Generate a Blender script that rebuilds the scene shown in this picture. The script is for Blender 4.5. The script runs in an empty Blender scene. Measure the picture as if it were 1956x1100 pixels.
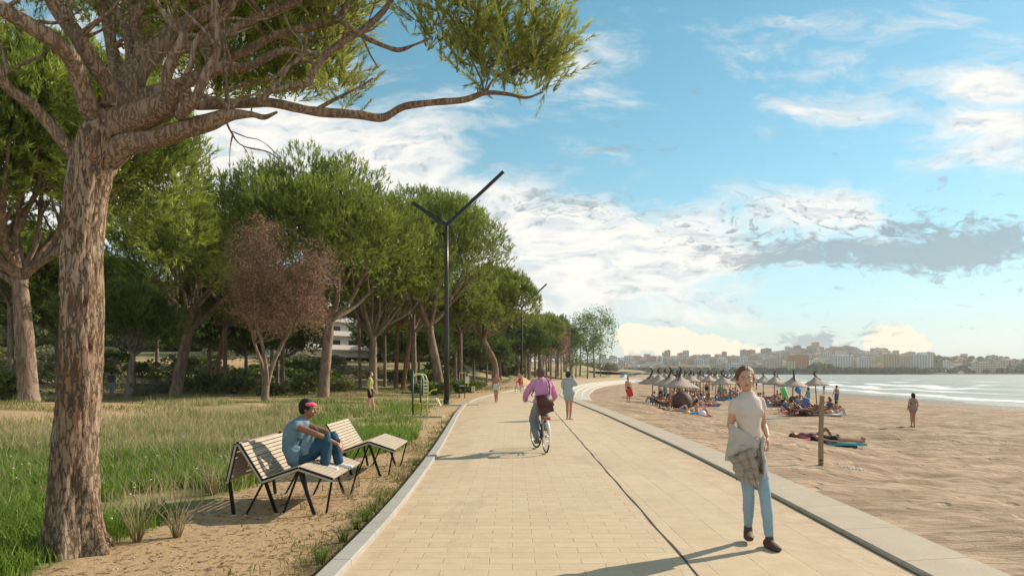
import bpy, math, random
import numpy as np
from mathutils import Vector, Matrix
random.seed(7); RNG = np.random.default_rng(7)
S = bpy.context.scene; COL = S.collection
R = math.radians
# ------------------------------------------------------------------ camera
F = 1350.0; EYE = 1.64; HX, HY = 978.0, 712.0          # focal length and horizon, in photo pixels (1956 wide)
cam = bpy.data.cameras.new('camera'); co = bpy.data.objects.new('camera', cam); COL.objects.link(co)
co.location = (0, 0, EYE); co.rotation_euler = (R(90), 0, 0)
cam.sensor_width = 36; cam.lens = 36*F/1956; cam.shift_y = (HY-550)/1956
cam.clip_start = .1; cam.clip_end = 20000
S.camera = co
# ------------------------------------------------------------------ light
SUN_EL, SUN_AZ = 30.0, 58.0                             # azimuth clockwise from +Y
sd = Vector((math.sin(R(SUN_AZ))*math.cos(R(SUN_EL)), math.cos(R(SUN_AZ))*math.cos(R(SUN_EL)), math.sin(R(SUN_EL))))
sl = bpy.data.lights.new('sun', 'SUN'); sl.energy = 5.0; sl.angle = R(.5); sl.color = (1, .87, .70)
so = bpy.data.objects.new('sun', sl); COL.objects.link(so); so.rotation_euler = sd.to_track_quat('Z', 'Y').to_euler()
so.location = (0, 0, 60)
S.view_settings.view_transform = 'Standard'; S.view_settings.look = 'None'
S.view_settings.exposure = .42; S.view_settings.gamma = 1; S.view_settings.use_curve_mapping = False
cy = S.cycles
cy.max_bounces = 6; cy.diffuse_bounces = 3; cy.glossy_bounces = 2; cy.transmission_bounces = 3; cy.transparent_max_bounces = 6
cy.volume_bounces = 0; cy.caustics_reflective = False; cy.caustics_refractive = False; cy.use_denoising = True

# ------------------------------------------------------------------ node helpers
class NT:
    def __init__(s, tree):
        s.t = tree; s.n = tree.nodes; s.l = tree.links
    def new(s, typ, **kw):
        n = s.n.new(typ)
        for k, v in kw.items(): setattr(n, k, v)
        return n
    def put(s, sock, v):
        if v is None: return
        if isinstance(v, bpy.types.NodeSocket): s.l.new(v, sock)
        elif isinstance(v, (tuple, list)) and len(v) == 3 and sock.type == 'RGBA': sock.default_value = (*v, 1)
        else: sock.default_value = v
    def m(s, op, a, b=None, c=None, clamp=False):
        n = s.new('ShaderNodeMath', operation=op); n.use_clamp = clamp
        s.put(n.inputs[0], a); s.put(n.inputs[1], b)
        if c is not None: s.put(n.inputs[2], c)
        return n.outputs[0]
    def v(s, op, a, b=None):
        n = s.new('ShaderNodeVectorMath', operation=op); s.put(n.inputs[0], a)
        if b is not None: s.put(n.inputs[1], b)
        return n.outputs['Value'] if op in ('DOT_PRODUCT', 'LENGTH', 'DISTANCE') else n.outputs[0]
    def xyz(s, x, y, z=0.0):
        n = s.new('ShaderNodeCombineXYZ'); s.put(n.inputs[0], x); s.put(n.inputs[1], y); s.put(n.inputs[2], z); return n.outputs[0]
    def sep(s, v):
        n = s.new('ShaderNodeSeparateXYZ'); s.put(n.inputs[0], v); return n.outputs
    def noise(s, vec, scale, detail=4, rough=.5, dist=0.0, col=False):
        n = s.new('ShaderNodeTexNoise'); s.put(n.inputs['Vector'], vec)
        n.inputs['Scale'].default_value = scale; n.inputs['Detail'].default_value = detail
        n.inputs['Roughness'].default_value = rough; n.inputs['Distortion'].default_value = dist
        return n.outputs['Color' if col else 'Fac']
    def ramp(s, fac, stops, interp='LINEAR'):
        n = s.new('ShaderNodeValToRGB'); n.color_ramp.interpolation = interp
        e = n.color_ramp.elements
        while len(e) < len(stops): e.new(.5)
        for k, (p, c) in enumerate(stops):
            e[k].position = p; e[k].color = (c, c, c, 1) if isinstance(c, (int, float)) else (*c, 1)
        s.put(n.inputs[0], fac); return n.outputs[0]
    def mix(s, fac, a, b, mode='MIX'):
        n = s.new('ShaderNodeMix', data_type='RGBA', blend_type=mode); n.clamp_factor = True
        s.put(n.inputs[0], fac); s.put(n.inputs[6], a); s.put(n.inputs[7], b); return n.outputs[2]
    def sstep(s, x, a, b):
        n = s.new('ShaderNodeMapRange', interpolation_type='SMOOTHSTEP'); s.put(n.inputs[0], x)
        n.inputs[1].default_value = a; n.inputs[2].default_value = b; return n.outputs[0]

# ------------------------------------------------------------------ sky
W = bpy.data.worlds.new('World'); S.world = W; W.use_nodes = True
w = NT(W.node_tree); w.n.clear()
sky = w.new('ShaderNodeTexSky', sky_type='NISHITA'); sky.sun_disc = False
sky.sun_elevation = R(SUN_EL); sky.sun_rotation = R(SUN_AZ); sky.air_density = 1.0; sky.dust_density = .15; sky.ozone_density = 3.0
bg1 = w.new('ShaderNodeBackground'); bg1.inputs[1].default_value = .1
hs = w.new('ShaderNodeHueSaturation'); hs.inputs[0].default_value = .462; hs.inputs[1].default_value = 1.10; hs.inputs[2].default_value = 1.0
w.l.new(sky.outputs[0], hs.inputs['Color']); 
tc = w.new('ShaderNodeTexCoord'); x, y, z = w.sep(tc.outputs['Generated'])
yy = w.m('MAXIMUM', y, .12)
low = w.m('EXPONENT', w.m('MULTIPLY', w.m('MAXIMUM', z, 0.0), -7.0))
w.put(bg1.inputs[0], w.mix(w.m('MULTIPLY', low, .85), hs.outputs[0], (4.7, 5.7, 5.75)))
u = w.m('DIVIDE', x, yy); vv = w.m('DIVIDE', z, yy)       # gnomonic plane towards +Y
uv = w.xyz(u, vv, 0)
nz = w.noise(w.v('MULTIPLY', uv, (1.0, 2.2, 1)), 3.2, 5, .55, .3, col=True)
warp = w.v('MULTIPLY', w.v('SUBTRACT', nz, (.5, .5, .5)), (.20, .10, 0))
uw = w.v('ADD', uv, warp)
nz2 = w.noise(w.v('MULTIPLY', uw, (1.0, 2.6, 1)), 7.0, 8, .62, .2)
nz3 = w.noise(w.v('MULTIPLY', uw, (1.0, 3.4, 1)), 16.0, 6, .6, .15)
nz4 = w.noise(w.v('MULTIPLY', uw, (1.0, 2.0, 1)), 46.0, 4, .6, .8)
def blobs(lst):
    acc = None
    for px, py, rx, ry, a in lst:
        d = w.v('MULTIPLY', w.v('SUBTRACT', uw, ((px-HX)/F, (HY-py)/F, 0)), (F/rx, F/ry, 0))
        g = w.m('MULTIPLY', w.m('EXPONENT', w.m('MULTIPLY', w.v('DOT_PRODUCT', d, d), -1.0)), a)
        acc = g if acc is None else w.m('ADD', acc, g)
    return acc
white = blobs([(560, 330, 380, 170, 1.3), (150, 200, 300, 200, .9), (1020, 470, 200, 100, 1.2), (1230, 500, 240, 75, 1.2), (1530, 410, 190, 60, 1.0),
               (1130, 130, 90, 80, .55), (1240, 170, 90, 30, .4), (1590, 205, 130, 30, .85), (1480, 100, 110, 60, .3), (1700, 60, 280, 70, .42),
               (1890, 165, 90, 28, 1.2), (1860, 235, 110, 30, 1.1), (1870, 300, 170, 50, .4), (1100, 600, 420, 40, .5), (-500, 300, 600, 300, 1.0), (2500, 200, 500, 200, .9)])
mwhite = w.sstep(w.m('ADD', white, w.m('ADD', w.m('MULTIPLY', w.m('SUBTRACT', nz2, .5), 2.3), w.m('MULTIPLY', w.m('SUBTRACT', nz3, .5), .8))), .20, 1.05)
uw0 = uw
uw = w.v('ADD', uv, w.v('MULTIPLY', w.v('SUBTRACT', w.noise(uv, 22, 5, .6, 0, col=True), (.5, .5, .5)), (.045, .05, 0)))
cum = blobs([(1290, 655, 110, 30, 1.6), (1230, 640, 50, 26, .8), (1712, 655, 62, 42, 1.8), (1390, 668, 60, 18, 1.2)])
mcum = w.sstep(w.m('ADD', cum, w.m('MULTIPLY', w.m('SUBTRACT', w.noise(uv, 40, 5, .6), .5), 1.0)), .62, .80)
uw = uw0
grey = blobs([(1640, 492, 270, 30, 1.25), (1880, 470, 190, 44, 1.25), (1440, 505, 110, 16, .8), (1380, 440, 90, 45, .55), (1080, 385, 110, 34, .8), (1150, 282, 110, 16, .7), (1570, 648, 100, 22, 1.2),
              (1180, 560, 70, 7, .5), (1230, 265, 60, 10, .3), (1700, 420, 160, 36, .5), (700, 300, 200, 30, .3)])
mgrey = w.sstep(w.m('ADD', grey, w.m('ADD', w.m('MULTIPLY', w.m('SUBTRACT', nz3, .5), 2.6), w.m('MULTIPLY', w.m('SUBTRACT', nz4, .5), 2.4))), .30, 1.2)
mback_fill = w.m('MULTIPLY', w.sstep(w.m('MULTIPLY', y, -1.0), -.25, .25), w.sstep(w.noise(tc.outputs['Generated'], 2.2, 6, .6), .30, .62))  # unseen cloud cover behind the camera, added as warm fill for front faces
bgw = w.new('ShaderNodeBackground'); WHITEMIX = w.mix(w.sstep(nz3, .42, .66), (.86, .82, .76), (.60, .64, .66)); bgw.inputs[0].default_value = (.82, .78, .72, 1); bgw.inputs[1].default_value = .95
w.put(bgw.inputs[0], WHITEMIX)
bgc = w.new('ShaderNodeBackground'); bgc.inputs[0].default_value = (.90, .80, .62, 1); bgc.inputs[1].default_value = .95
bgg = w.new('ShaderNodeBackground'); bgg.inputs[0].default_value = (.31, .38, .42, 1); bgg.inputs[1].default_value = .85
def ms(f, a, b):
    n = w.new('ShaderNodeMixShader'); w.put(n.inputs[0], f); w.l.new(a, n.inputs[1]); w.l.new(b, n.inputs[2]); return n.outputs[0]
sh = ms(w.m('MAXIMUM', w.m('MULTIPLY', mwhite, .92), w.m('MULTIPLY', mback_fill, .62)), bg1.outputs[0], bgw.outputs[0])
sh = ms(w.m('MULTIPLY', mcum, .9), sh, bgc.outputs[0])
sh = ms(w.m('MULTIPLY', mgrey, .78), sh, bgg.outputs[0])
nz4 = w.noise(w.v('MULTIPLY', uw, (1.0, 2.0, 1)), 46.0, 4, .6, .8)
mot = w.m('MULTIPLY', blobs([(1480, 420, 230, 50, 1.0), (1060, 390, 120, 40, .8), (1330, 455, 90, 40, .8), (1720, 440, 120, 30, .7)]), w.sstep(nz4, .54, .66), clamp=True)
sh = ms(w.m('MULTIPLY', mot, .75), sh, bgg.outputs[0])
wo = w.new('ShaderNodeOutputWorld'); w.l.new(sh, wo.inputs[0])
# ------------------------------------------------------------------ mesh helpers
def P(px, py, Y):                                       # a point of the scene at distance Y
    return ((px-HX)/F*Y, Y, EYE+(HY-py)/F*Y)
def norm(a): return a/np.maximum(np.linalg.norm(a, axis=-1, keepdims=True), 1e-9)
def hash3(i, j, k, seed=0):
    n = (i.astype(np.int64)*374761393 + j.astype(np.int64)*668265263 + k.astype(np.int64)*2147483647 + seed*974711) & 0xffffffff
    n = ((n ^ (n >> 13))*1274126177) & 0xffffffff
    n = (n ^ (n >> 16)) & 0xffffffff
    return n/4294967295.0
def vnoise(p, seed=0):
    p = np.asarray(p, float); i = np.floor(p).astype(np.int64); f = p-i; f = f*f*(3-2*f); r = 0
    for a in (0, 1):
        for b in (0, 1):
            for c in (0, 1):
                wgt = (f[..., 0] if a else 1-f[..., 0])*(f[..., 1] if b else 1-f[..., 1])*(f[..., 2] if c else 1-f[..., 2])
                r = r+wgt*hash3(i[..., 0]+a, i[..., 1]+b, i[..., 2]+c, seed)
    return r
def fbm(p, o=4, seed=0):
    s = 0; a = .5; p = np.asarray(p, float)
    for k in range(o): s = s+a*vnoise(p, seed+k); p = p*2.03; a *= .5
    return s/(1-.5**o)
def n2(x, y, sc, o=3, seed=0): return fbm(np.stack([x/sc, y/sc, 0*x], -1), o, seed)
def sm(x, a, b):
    t = np.clip((x-a)/(b-a), 0, 1); return t*t*(3-2*t)
def mesh_np(name, V, Fc, mats, mi=None, col=None, smooth=False):
    me = bpy.data.meshes.new(name); V = np.asarray(V, np.float32); Fc = np.asarray(Fc, np.int32)
    me.vertices.add(len(V)); me.vertices.foreach_set('co', V.ravel())
    k = Fc.shape[1]; me.loops.add(Fc.size); me.loops.foreach_set('vertex_index', Fc.ravel())
    me.polygons.add(len(Fc)); me.polygons.foreach_set('loop_start', np.arange(len(Fc), dtype=np.int32)*k)
    me.polygons.foreach_set('loop_total', np.full(len(Fc), k, np.int32))
    for m_ in mats: me.materials.append(m_)
    if mi is not None: me.polygons.foreach_set('material_index', np.asarray(mi, np.int32))
    me.polygons.foreach_set('use_smooth', np.full(len(Fc), bool(smooth)))
    me.update(calc_edges=True)
    if col is not None:
        c = np.ones((len(V), 4), np.float32); c[:, :col.shape[1]] = col
        at = me.color_attributes.new('tint', 'FLOAT_COLOR', 'POINT'); at.data.foreach_set('color', c.ravel())
    me.validate(); return me
class MB:
    def __init__(s): s.v = []; s.f = []; s.m = []; s.s = []
    def add(s, vs, fs, mi=0, smooth=True):
        o = len(s.v); s.v += [tuple(map(float, q)) for q in vs]
        s.f += [tuple(int(i)+o for i in f) for f in fs]; s.m += [mi]*len(fs); s.s += [smooth]*len(fs); return s
    def box(s, c, d, M=None, mi=0):
        vs = [Vector((a*d[0]/2, b*d[1]/2, e*d[2]/2)) for a in (-1, 1) for b in (-1, 1) for e in (-1, 1)]
        if M is not None: vs = [M @ q for q in vs]
        vs = [q+Vector(c) for q in vs]
        return s.add(vs, [(0, 1, 3, 2), (4, 6, 7, 5), (0, 4, 5, 1), (2, 3, 7, 6), (0, 2, 6, 4), (1, 5, 7, 3)], mi, False)
    def bar(s, a, b, w_, h_, up=(0, 0, 1), mi=0):           # a box beam from a to b
        a = Vector(a); b = Vector(b); t = (b-a).normalized(); u_ = Vector(up)
        sd_ = t.cross(u_)
        if sd_.length < 1e-4: sd_ = t.cross(Vector((1, 0, 0)))
        sd_.normalize(); u_ = sd_.cross(t).normalized()
        vs = [q+sd_*(i*w_/2)+u_*(j*h_/2) for q in (a, b) for i, j in ((-1, -1), (1, -1), (1, 1), (-1, 1))]
        return s.add(vs, [(3, 2, 1, 0), (4, 5, 6, 7), (0, 1, 5, 4), (1, 2, 6, 5), (2, 3, 7, 6), (3, 0, 4, 7)], mi, False)
    def tube(s, pts, rad, n=8, mi=0, side=None, cap=True, rot=None):
        """rings along pts; rad: number, list of numbers or list of (a, b) with a along side"""
        p = [Vector(q) for q in pts]; L = len(p)
        rd = [rad]*L if isinstance(rad, (int, float)) else list(rad)
        rd = [(q, q) if isinstance(q, (int, float, np.floating)) else q for q in rd]
        ts = [(p[min(i+1, L-1)]-p[max(i-1, 0)]).normalized() for i in range(L)]
        if side is None:
            ref = Vector((0, 0, 1)) if abs(ts[0].z) < .9 else Vector((1, 0, 0))
            sv = ts[0].cross(ref).normalized()
        else: sv = Vector(side)
        if cap == 'round':
            a0, b0 = rd[0]; a1, b1 = rd[-1]; e0 = min(a0, b0); e1 = min(a1, b1)
            p = [p[0]-ts[0]*e0*.95, p[0]-ts[0]*e0*.6]+p+[p[-1]+ts[-1]*e1*.6, p[-1]+ts[-1]*e1*.95]
            rd = [(a0*.3, b0*.3), (a0*.8, b0*.8)]+rd+[(a1*.8, b1*.8), (a1*.3, b1*.3)]
            ts = [ts[0]]*2+ts+[ts[-1]]*2; L += 4
        vs = []; fs = []
        for i in range(L):
            t = ts[i]
            q = (Vector(side) if side is not None else sv); q = q-t*q.dot(t)
            if q.length < 1e-4: q = sv-t*sv.dot(t)
            sv = q.normalized(); bv = t.cross(sv)
            for k in range(n):
                an = 2*math.pi*k/n
                vs.append(p[i]+sv*(rd[i][0]*math.cos(an))+bv*(rd[i][1]*math.sin(an)))
        for i in range(L-1):
            for k in range(n):
                k2 = (k+1) % n; fs.append((i*n+k, i*n+k2, (i+1)*n+k2, (i+1)*n+k))
        s.add(vs, fs, mi)
        if cap:
            o = len(s.v)-len(vs)
            s.f.append(tuple(o+k for k in reversed(range(n)))); s.f.append(tuple(o+(L-1)*n+k for k in range(n)))
            s.m += [mi]*2; s.s += [False]*2
        return s
    def ell(s, c, r, M=None, n=14, k=9, mi=0):
        vs = [(0, 0, -1)]; fs = []
        for j in range(1, k):
            ph = math.pi*j/k-math.pi/2
            for i in range(n):
                a = 2*math.pi*i/n; vs.append((math.cos(ph)*math.cos(a), math.cos(ph)*math.sin(a), math.sin(ph)))
        vs.append((0, 0, 1)); T = len(vs)-1
        for i in range(n):
            i2 = (i+1) % n; fs.append((0, 1+i2, 1+i)); fs.append((T, 1+(k-2)*n+i, 1+(k-2)*n+i2))
            for j in range(k-2): a = 1+j*n; fs.append((a+i, a+i2, a+n+i2, a+n+i))
        q = [Vector((v[0]*r[0], v[1]*r[1], v[2]*r[2])) for v in vs]
        if M is not None: q = [M @ v for v in q]
        return s.add([v+Vector(c) for v in q], fs, mi)
    def lathe(s, prof, n=16, c=(0, 0, 0), mi=0):
        vs = [(c[0]+r*math.cos(2*math.pi*k/n), c[1]+r*math.sin(2*math.pi*k/n), c[2]+z_) for r, z_ in prof for k in range(n)]
        fs = [(i*n+k, i*n+(k+1) % n, (i+1)*n+(k+1) % n, (i+1)*n+k) for i in range(len(prof)-1) for k in range(n)]
        return s.add(vs, fs, mi)
    def mesh(s, name, mats):
        me = bpy.data.meshes.new(name); me.from_pydata(s.v, [], s.f)
        for m_ in (mats if isinstance(mats, (list, tuple)) else [mats]): me.materials.append(m_)
        me.polygons.foreach_set('material_index', s.m); me.polygons.foreach_set('use_smooth', s.s); me.update(); return me
def link(name, me, parent=None, loc=(0, 0, 0), rz=0.0):
    o = bpy.data.objects.new(name, me); COL.objects.link(o); o.location = loc; o.rotation_euler = (0, 0, rz)
    if parent is not None: o.parent = parent
    return o
def tag(o, label=None, cat=None, group=None, kind=None):
    if label: o['label'] = label
    if cat: o['category'] = cat
    if group: o['group'] = group
    if kind: o['kind'] = kind
    return o
def thing(name, label, cat, loc=(0, 0, 0), rz=0.0, group=None):
    return tag(link(name, None, None, loc, rz), label, cat, group)
def copy_tree(o, parent=None, loc=None, rz=None, sc=None, label=None, group=None):
    c = o.copy(); COL.objects.link(c)
    if parent is not None: c.parent = parent
    if loc is not None: c.location = loc
    if rz is not None: c.rotation_euler = (0, 0, rz)
    if sc is not None: c.scale = (sc, sc, sc) if isinstance(sc, (int, float)) else sc
    if label: c['label'] = label
    if group: c['group'] = group
    for ch in list(o.children): copy_tree(ch, c)
    return c
def remesh(name, mb, vox, mats, smooth=2, fold=0.0, fq=8.0, seed=0):   # one closed skin round overlapping solids
    me = mb.mesh(name, mats); o = bpy.data.objects.new('tmp', me); COL.objects.link(o)
    r_ = o.modifiers.new('r', 'REMESH'); r_.mode = 'VOXEL'; r_.voxel_size = vox; r_.use_smooth_shade = True
    if smooth: s_ = o.modifiers.new('s', 'SMOOTH'); s_.iterations = smooth; s_.factor = .5
    dg = bpy.context.evaluated_depsgraph_get(); dg.update()
    out = bpy.data.meshes.new_from_object(o.evaluated_get(dg)); out.name = name
    bpy.data.objects.remove(o); bpy.data.meshes.remove(me)
    if fold:
        n_ = len(out.vertices); cv = np.empty(n_*3, np.float32); nv = np.empty(n_*3, np.float32); out.vertices.foreach_get('co', cv); out.vertices.foreach_get('normal', nv); cv = cv.reshape(-1, 3); nv = nv.reshape(-1, 3)
        q_ = cv*fq+seed; w_ = fbm(q_*np.array([1, 1, .8])+fbm(q_*.6, 2, 3)[:, None]*1.6, 2, 5); rdg = 1-np.abs(w_-.5)*6
        cv = cv+nv*(fold*(np.clip(rdg, -.6, 1)+.5*(fbm(q_*2.3, 2, 9)-.5)))[:, None]; out.vertices.foreach_set('co', cv.astype(np.float32).ravel()); out.update()
    if not out.materials:
        for m_ in (mats if isinstance(mats, (list, tuple)) else [mats]): out.materials.append(m_)
    return out
def crs(pts, k=6):                                        # Catmull-Rom through rows of numbers
    p = np.asarray(pts, float); p = np.vstack([2*p[0]-p[1], p, 2*p[-1]-p[-2]]); out = []
    for i in range(1, len(p)-2):
        for t in np.arange(k)/k:
            a, b, c, d = p[i-1:i+3]
            out.append(.5*((2*b)+(c-a)*t+(2*a-5*b+4*c-d)*t*t+(3*b-a-3*c+d)*t**3))
    out.append(p[-2]); return np.array(out)
# ------------------------------------------------------------------ material helpers
def mat(name, col=(.5, .5, .5), rough=.6, metal=0.0, var=.0, vscale=20.0, bump=0.0, bscale=60.0, spec=.4, coords='Object'):
    m_ = bpy.data.materials.new(name); m_.use_nodes = True; q = NT(m_.node_tree); b = q.n['Principled BSDF']
    b.inputs['Roughness'].default_value = rough; b.inputs['Metallic'].default_value = metal; b.inputs['Specular IOR Level'].default_value = spec
    b.inputs['Base Color'].default_value = (*col, 1)
    if var or bump:
        t = q.new('ShaderNodeTexCoord').outputs[coords]
    if var:
        f = q.noise(t, vscale, 4, .6)
        q.put(b.inputs['Base Color'], q.mix(f, tuple(c*(1-var) for c in col), tuple(min(1, c*(1+var)) for c in col)))
    if bump:
        bn = q.new('ShaderNodeBump'); bn.inputs['Strength'].default_value = bump; bn.inputs['Distance'].default_value = .02
        q.put(bn.inputs['Height'], q.noise(t, bscale, 4, .6)); q.l.new(bn.outputs[0], b.inputs['Normal'])
    m_['q'] = 1; return m_
def leafmat(name, c1, c2, trans=.35, rough=.55):
    m_ = bpy.data.materials.new(name); m_.use_nodes = True; q = NT(m_.node_tree); b = q.n['Principled BSDF']
    b.inputs['Roughness'].default_value = rough; b.inputs['Specular IOR Level'].default_value = .25
    a = q.new('ShaderNodeAttribute', attribute_name='tint'); r_ = q.sep(a.outputs['Color'])[0]
    c = q.mix(r_, c1, c2); q.put(b.inputs['Base Color'], c)
    tr = q.new('ShaderNodeBsdfTranslucent'); q.put(tr.inputs[0], c); mx = q.new('ShaderNodeMixShader'); mx.inputs[0].default_value = trans
    q.l.new(b.outputs[0], mx.inputs[1]); q.l.new(tr.outputs[0], mx.inputs[2]); q.l.new(mx.outputs[0], q.n['Material Output'].inputs[0])
    return m_
# ------------------------------------------------------------------ the setting
KL = np.array([(-1.42, -8), (-1.42, 4), (-1.33, 7), (-1.34, 9), (-1.47, 14), (-1.72, 20), (-2.1, 28), (-2.35, 36), (-2.2, 44), (-1.55, 52), (-.4, 61.5), (1.1, 76), (3.5, 100), (8.6, 138), (12.5, 160), (20.8, 190), (34, 222), (40, 260), (60, 400), (85, 520), (140, 820), (230, 1150), (260, 1300)])
KR = np.array([(3.2, -8), (3.26, 5), (3.45, 9), (3.6, 15), (3.62, 28), (3.45, 40), (3.35, 46), (3.5, 52), (4.2, 60), (5.7, 74), (8.9, 96), (13.2, 118), (20, 144), (27, 168), (38, 200), (45, 260), (65, 400), (90, 520), (145, 820), (235, 1150), (265, 1300)])
SH = np.array([(42, -60), (42, 60), (46.5, 104), (58, 159), (77, 248), (112, 450), (185, 800), (262, 1100), (300, 1300)])
def XL(y): return np.interp(y, KL[:, 1], KL[:, 0])
def XR(y): return np.interp(y, KR[:, 1], KR[:, 0])
def XS(y): return np.interp(y, SH[:, 1], SH[:, 0])
_YS = np.arange(-8, 1300, .5)
def _smoothed(f, k=9):
    a = f(_YS); ker = np.ones(k)/k; return np.convolve(np.pad(a, k//2, mode='edge'), ker, 'valid')
_LS, _RS, _SS = _smoothed(XL), _smoothed(XR), _smoothed(XS, 41)
def XL(y): return np.interp(y, _YS, _LS)
def XR(y): return np.interp(y, _YS, _RS)
def XS(y): return np.interp(y, _YS, _SS)
def STEPW(y): return 2.4*sm(np.asarray(y, float), 45.5, 49)*(1-sm(np.asarray(y, float), 165, 185))
ROWS = np.concatenate([np.arange(-6, 14, .2), np.arange(14, 50, .4), np.arange(50, 120, 1.0), np.arange(120, 260, 3.), np.geomspace(260, 1290, 60)])
SEA_Z = -1.42
def gz(x, y):                                            # park ground height
    x = np.asarray(x, float); y = np.asarray(y, float); d = XL(y)-x
    k = sm(d, .2, 3)
    h = -.035+k*(.16*(n2(x, y, 6, 3, 3)-.5)+.05*(n2(x, y, 1.2, 3, 5)-.5))*sm(d, .5, 6)
    h = h+.30*np.exp(-((x+10.5)/3.0)**2-((y-30)/4.)**2)+.55*np.exp(-((x+18)/5.)**2-((y-27)/6.)**2)   # dry grass mound, sand mound
    h = h+.22*np.exp(-((x+7.6)/2.0)**2-((y-35)/3.)**2)
    h = h+1.1*np.exp(-((x-1.2)/3.2)**2-((y-100)/8.)**2)*sm(d, .3, 2.0)
    h = h+4.2*sm(y, 85, 160)*sm(d, 4, 30)+2.2*sm(-x, 28, 70)*sm(y, 40, 90)+2.4*sm(y, 190, 330)
    return h
def bz(x, y):                                            # beach height
    x = np.asarray(x, float); y = np.asarray(y, float); s_ = x-(XR(y)+.62+STEPW(y)); W_ = np.maximum(XS(y)-XR(y)-3, 8)
    st = -.56*sm(y, 44, 52)
    z_ = -.03+st+(-.92-st)*sm(s_, 0, 10)-.42*np.clip(s_/W_, 0, 1.6)
    am = sm(s_, .1, 1.5)*(1-.75*sm(s_/W_, .75, 1.0))
    z_ = z_+am*(.30*(n2(x*.5, y, 1.3, 3, 11)-.5)+.17*(n2(x*.5, y*1.2, .42, 2, 15)-.5)*sm(60-y, 0, 25)+.16*(n2(x, y, 7, 2, 19)-.5))
    return z_
def grid(name, X, Y, Z, m_, kind='structure', col=None, smooth=True):
    nr, nc = X.shape; V = np.stack([X, Y, Z], -1).reshape(-1, 3); i = np.arange(nr*nc).reshape(nr, nc)
    Fc = np.stack([i[:-1, :-1], i[:-1, 1:], i[1:, 1:], i[1:, :-1]], -1).reshape(-1, 4)
    return tag(link(name, mesh_np(name, V, Fc, [m_], col=None if col is None else col.reshape(-1, col.shape[-1]), smooth=smooth)), kind=kind)

# park soil
m = bpy.data.materials.new('park_soil'); m.use_nodes = True; q = NT(m.node_tree); b = q.n['Principled BSDF']
t = q.new('ShaderNodeTexCoord').outputs['Object']; at = q.sep(q.new('ShaderNodeAttribute', attribute_name='tint').outputs['Color'])
na = q.noise(t, .9, 6, .6); nb = q.noise(t, 9, 6, .65); nc_ = q.noise(t, 60, 3, .6)
sand = q.mix(nb, (.40, .27, .145), (.56, .40, .235)); sand = q.mix(q.m('MULTIPLY', nc_, .5), sand, (.33, .22, .12))
litter = q.mix(nb, (.10, .072, .04), (.25, .18, .10)); green = q.mix(nb, (.07, .10, .025), (.17, .18, .06))
dry = q.mix(nb, (.26, .21, .10), (.42, .34, .19))
c = q.mix(q.sstep(q.m('ADD', at[0], q.m('MULTIPLY', q.m('SUBTRACT', na, .5), .9)), .3, .7), sand, q.mix(q.sstep(na, .35, .65), green, dry))
c = q.mix(q.sstep(q.m('ADD', at[1], q.m('MULTIPLY', q.m('SUBTRACT', nb, .5), 1.2)), .4, .75), c, litter)
q.put(b.inputs['Base Color'], c); b.inputs['Roughness'].default_value = .95; b.inputs['Specular IOR Level'].default_value = .1
bn = q.new('ShaderNodeBump'); bn.inputs['Strength'].default_value = .8; bn.inputs['Distance'].default_value = .03
q.put(bn.inputs['Height'], q.m('ADD', q.noise(t, 14, 6, .7), q.m('MULTIPLY', nc_, .35))); q.l.new(bn.outputs[0], b.inputs['Normal'])
M_SOIL = m
cols = np.concatenate([np.arange(0, 14, .22), np.geomspace(14, 520, 70)])
Y = np.repeat(ROWS[:, None], len(cols), 1); X = XL(Y)-.16-cols[None, :]
d = XL(Y)-X
grassy = np.clip(sm(d, 2.6, 4.0)*sm(Y, 9, 13)+sm(-X, 3.3, 4.4)*sm(Y, 4, 6)*.9, 0, 1)
grassy = np.clip(grassy-1.1*np.exp(-((X+17)/6)**2-((Y-26)/7)**2)-.8*sm(n2(X, Y, 4, 3, 77), .5, .62)*sm(Y, 16, 26), 0, 1)
grassy *= 1-sm(X, -3.9, -3.2)*(1-sm(Y, 12.8, 14.0))
lit_ = np.clip(sm(.95-d, 0, .8)*sm(-Y, -12.5, -7)*.9+.5*sm(Y, 34, 44)*sm(d, 5, 9)*(1-sm(Y, 90, 130)), 0, 1)
grid('ground', X, Y, gz(X, Y), M_SOIL, col=np.stack([grassy, lit_, 0*X], -1))

# promenade paving
m = bpy.data.materials.new('sandstone_paving'); m.use_nodes = True; q = NT(m.node_tree); b = q.n['Principled BSDF']
t = q.new('ShaderNodeTexCoord').outputs['Object']; tx, ty, tz = q.sep(t)
wob = q.v('MULTIPLY', q.v('SUBTRACT', q.noise(t, 2.2, 3, .5, col=True), (.5, .5, .5)), (.03, .03, 0)); tw = q.v('ADD', t, wob)
def brick(vec, bw, rh, mort, off=.5):
    n = q.new('ShaderNodeTexBrick'); q.put(n.inputs['Vector'], vec); n.offset = off
    n.inputs['Scale'].default_value = 1; n.inputs['Brick Width'].default_value = bw; n.inputs['Row Height'].default_value = rh
    n.inputs['Mortar Size'].default_value = mort; n.inputs['Mortar Smooth'].default_value = .4; n.inputs['Bias'].default_value = 0
    n.inputs['Color1'].default_value = (0, 0, 0, 1); n.inputs['Color2'].default_value = (1, 1, 1, 1); n.inputs['Mortar'].default_value = (.5, .5, .5, 1)
    return n.outputs['Color'], n.outputs['Fac']
cA, fA = brick(tw, .40, .19, .006)
rot = q.new('ShaderNodeVectorRotate'); rot.inputs['Angle'].default_value = R(90); q.put(rot.inputs['Vector'], tw)
cB, fB = brick(rot.outputs[0], 1.1, .42, .006, .35)
side = q.m('GREATER_THAN', tx, q.m('ADD', 1.44, q.m('MULTIPLY', ty, .012)))
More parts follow.
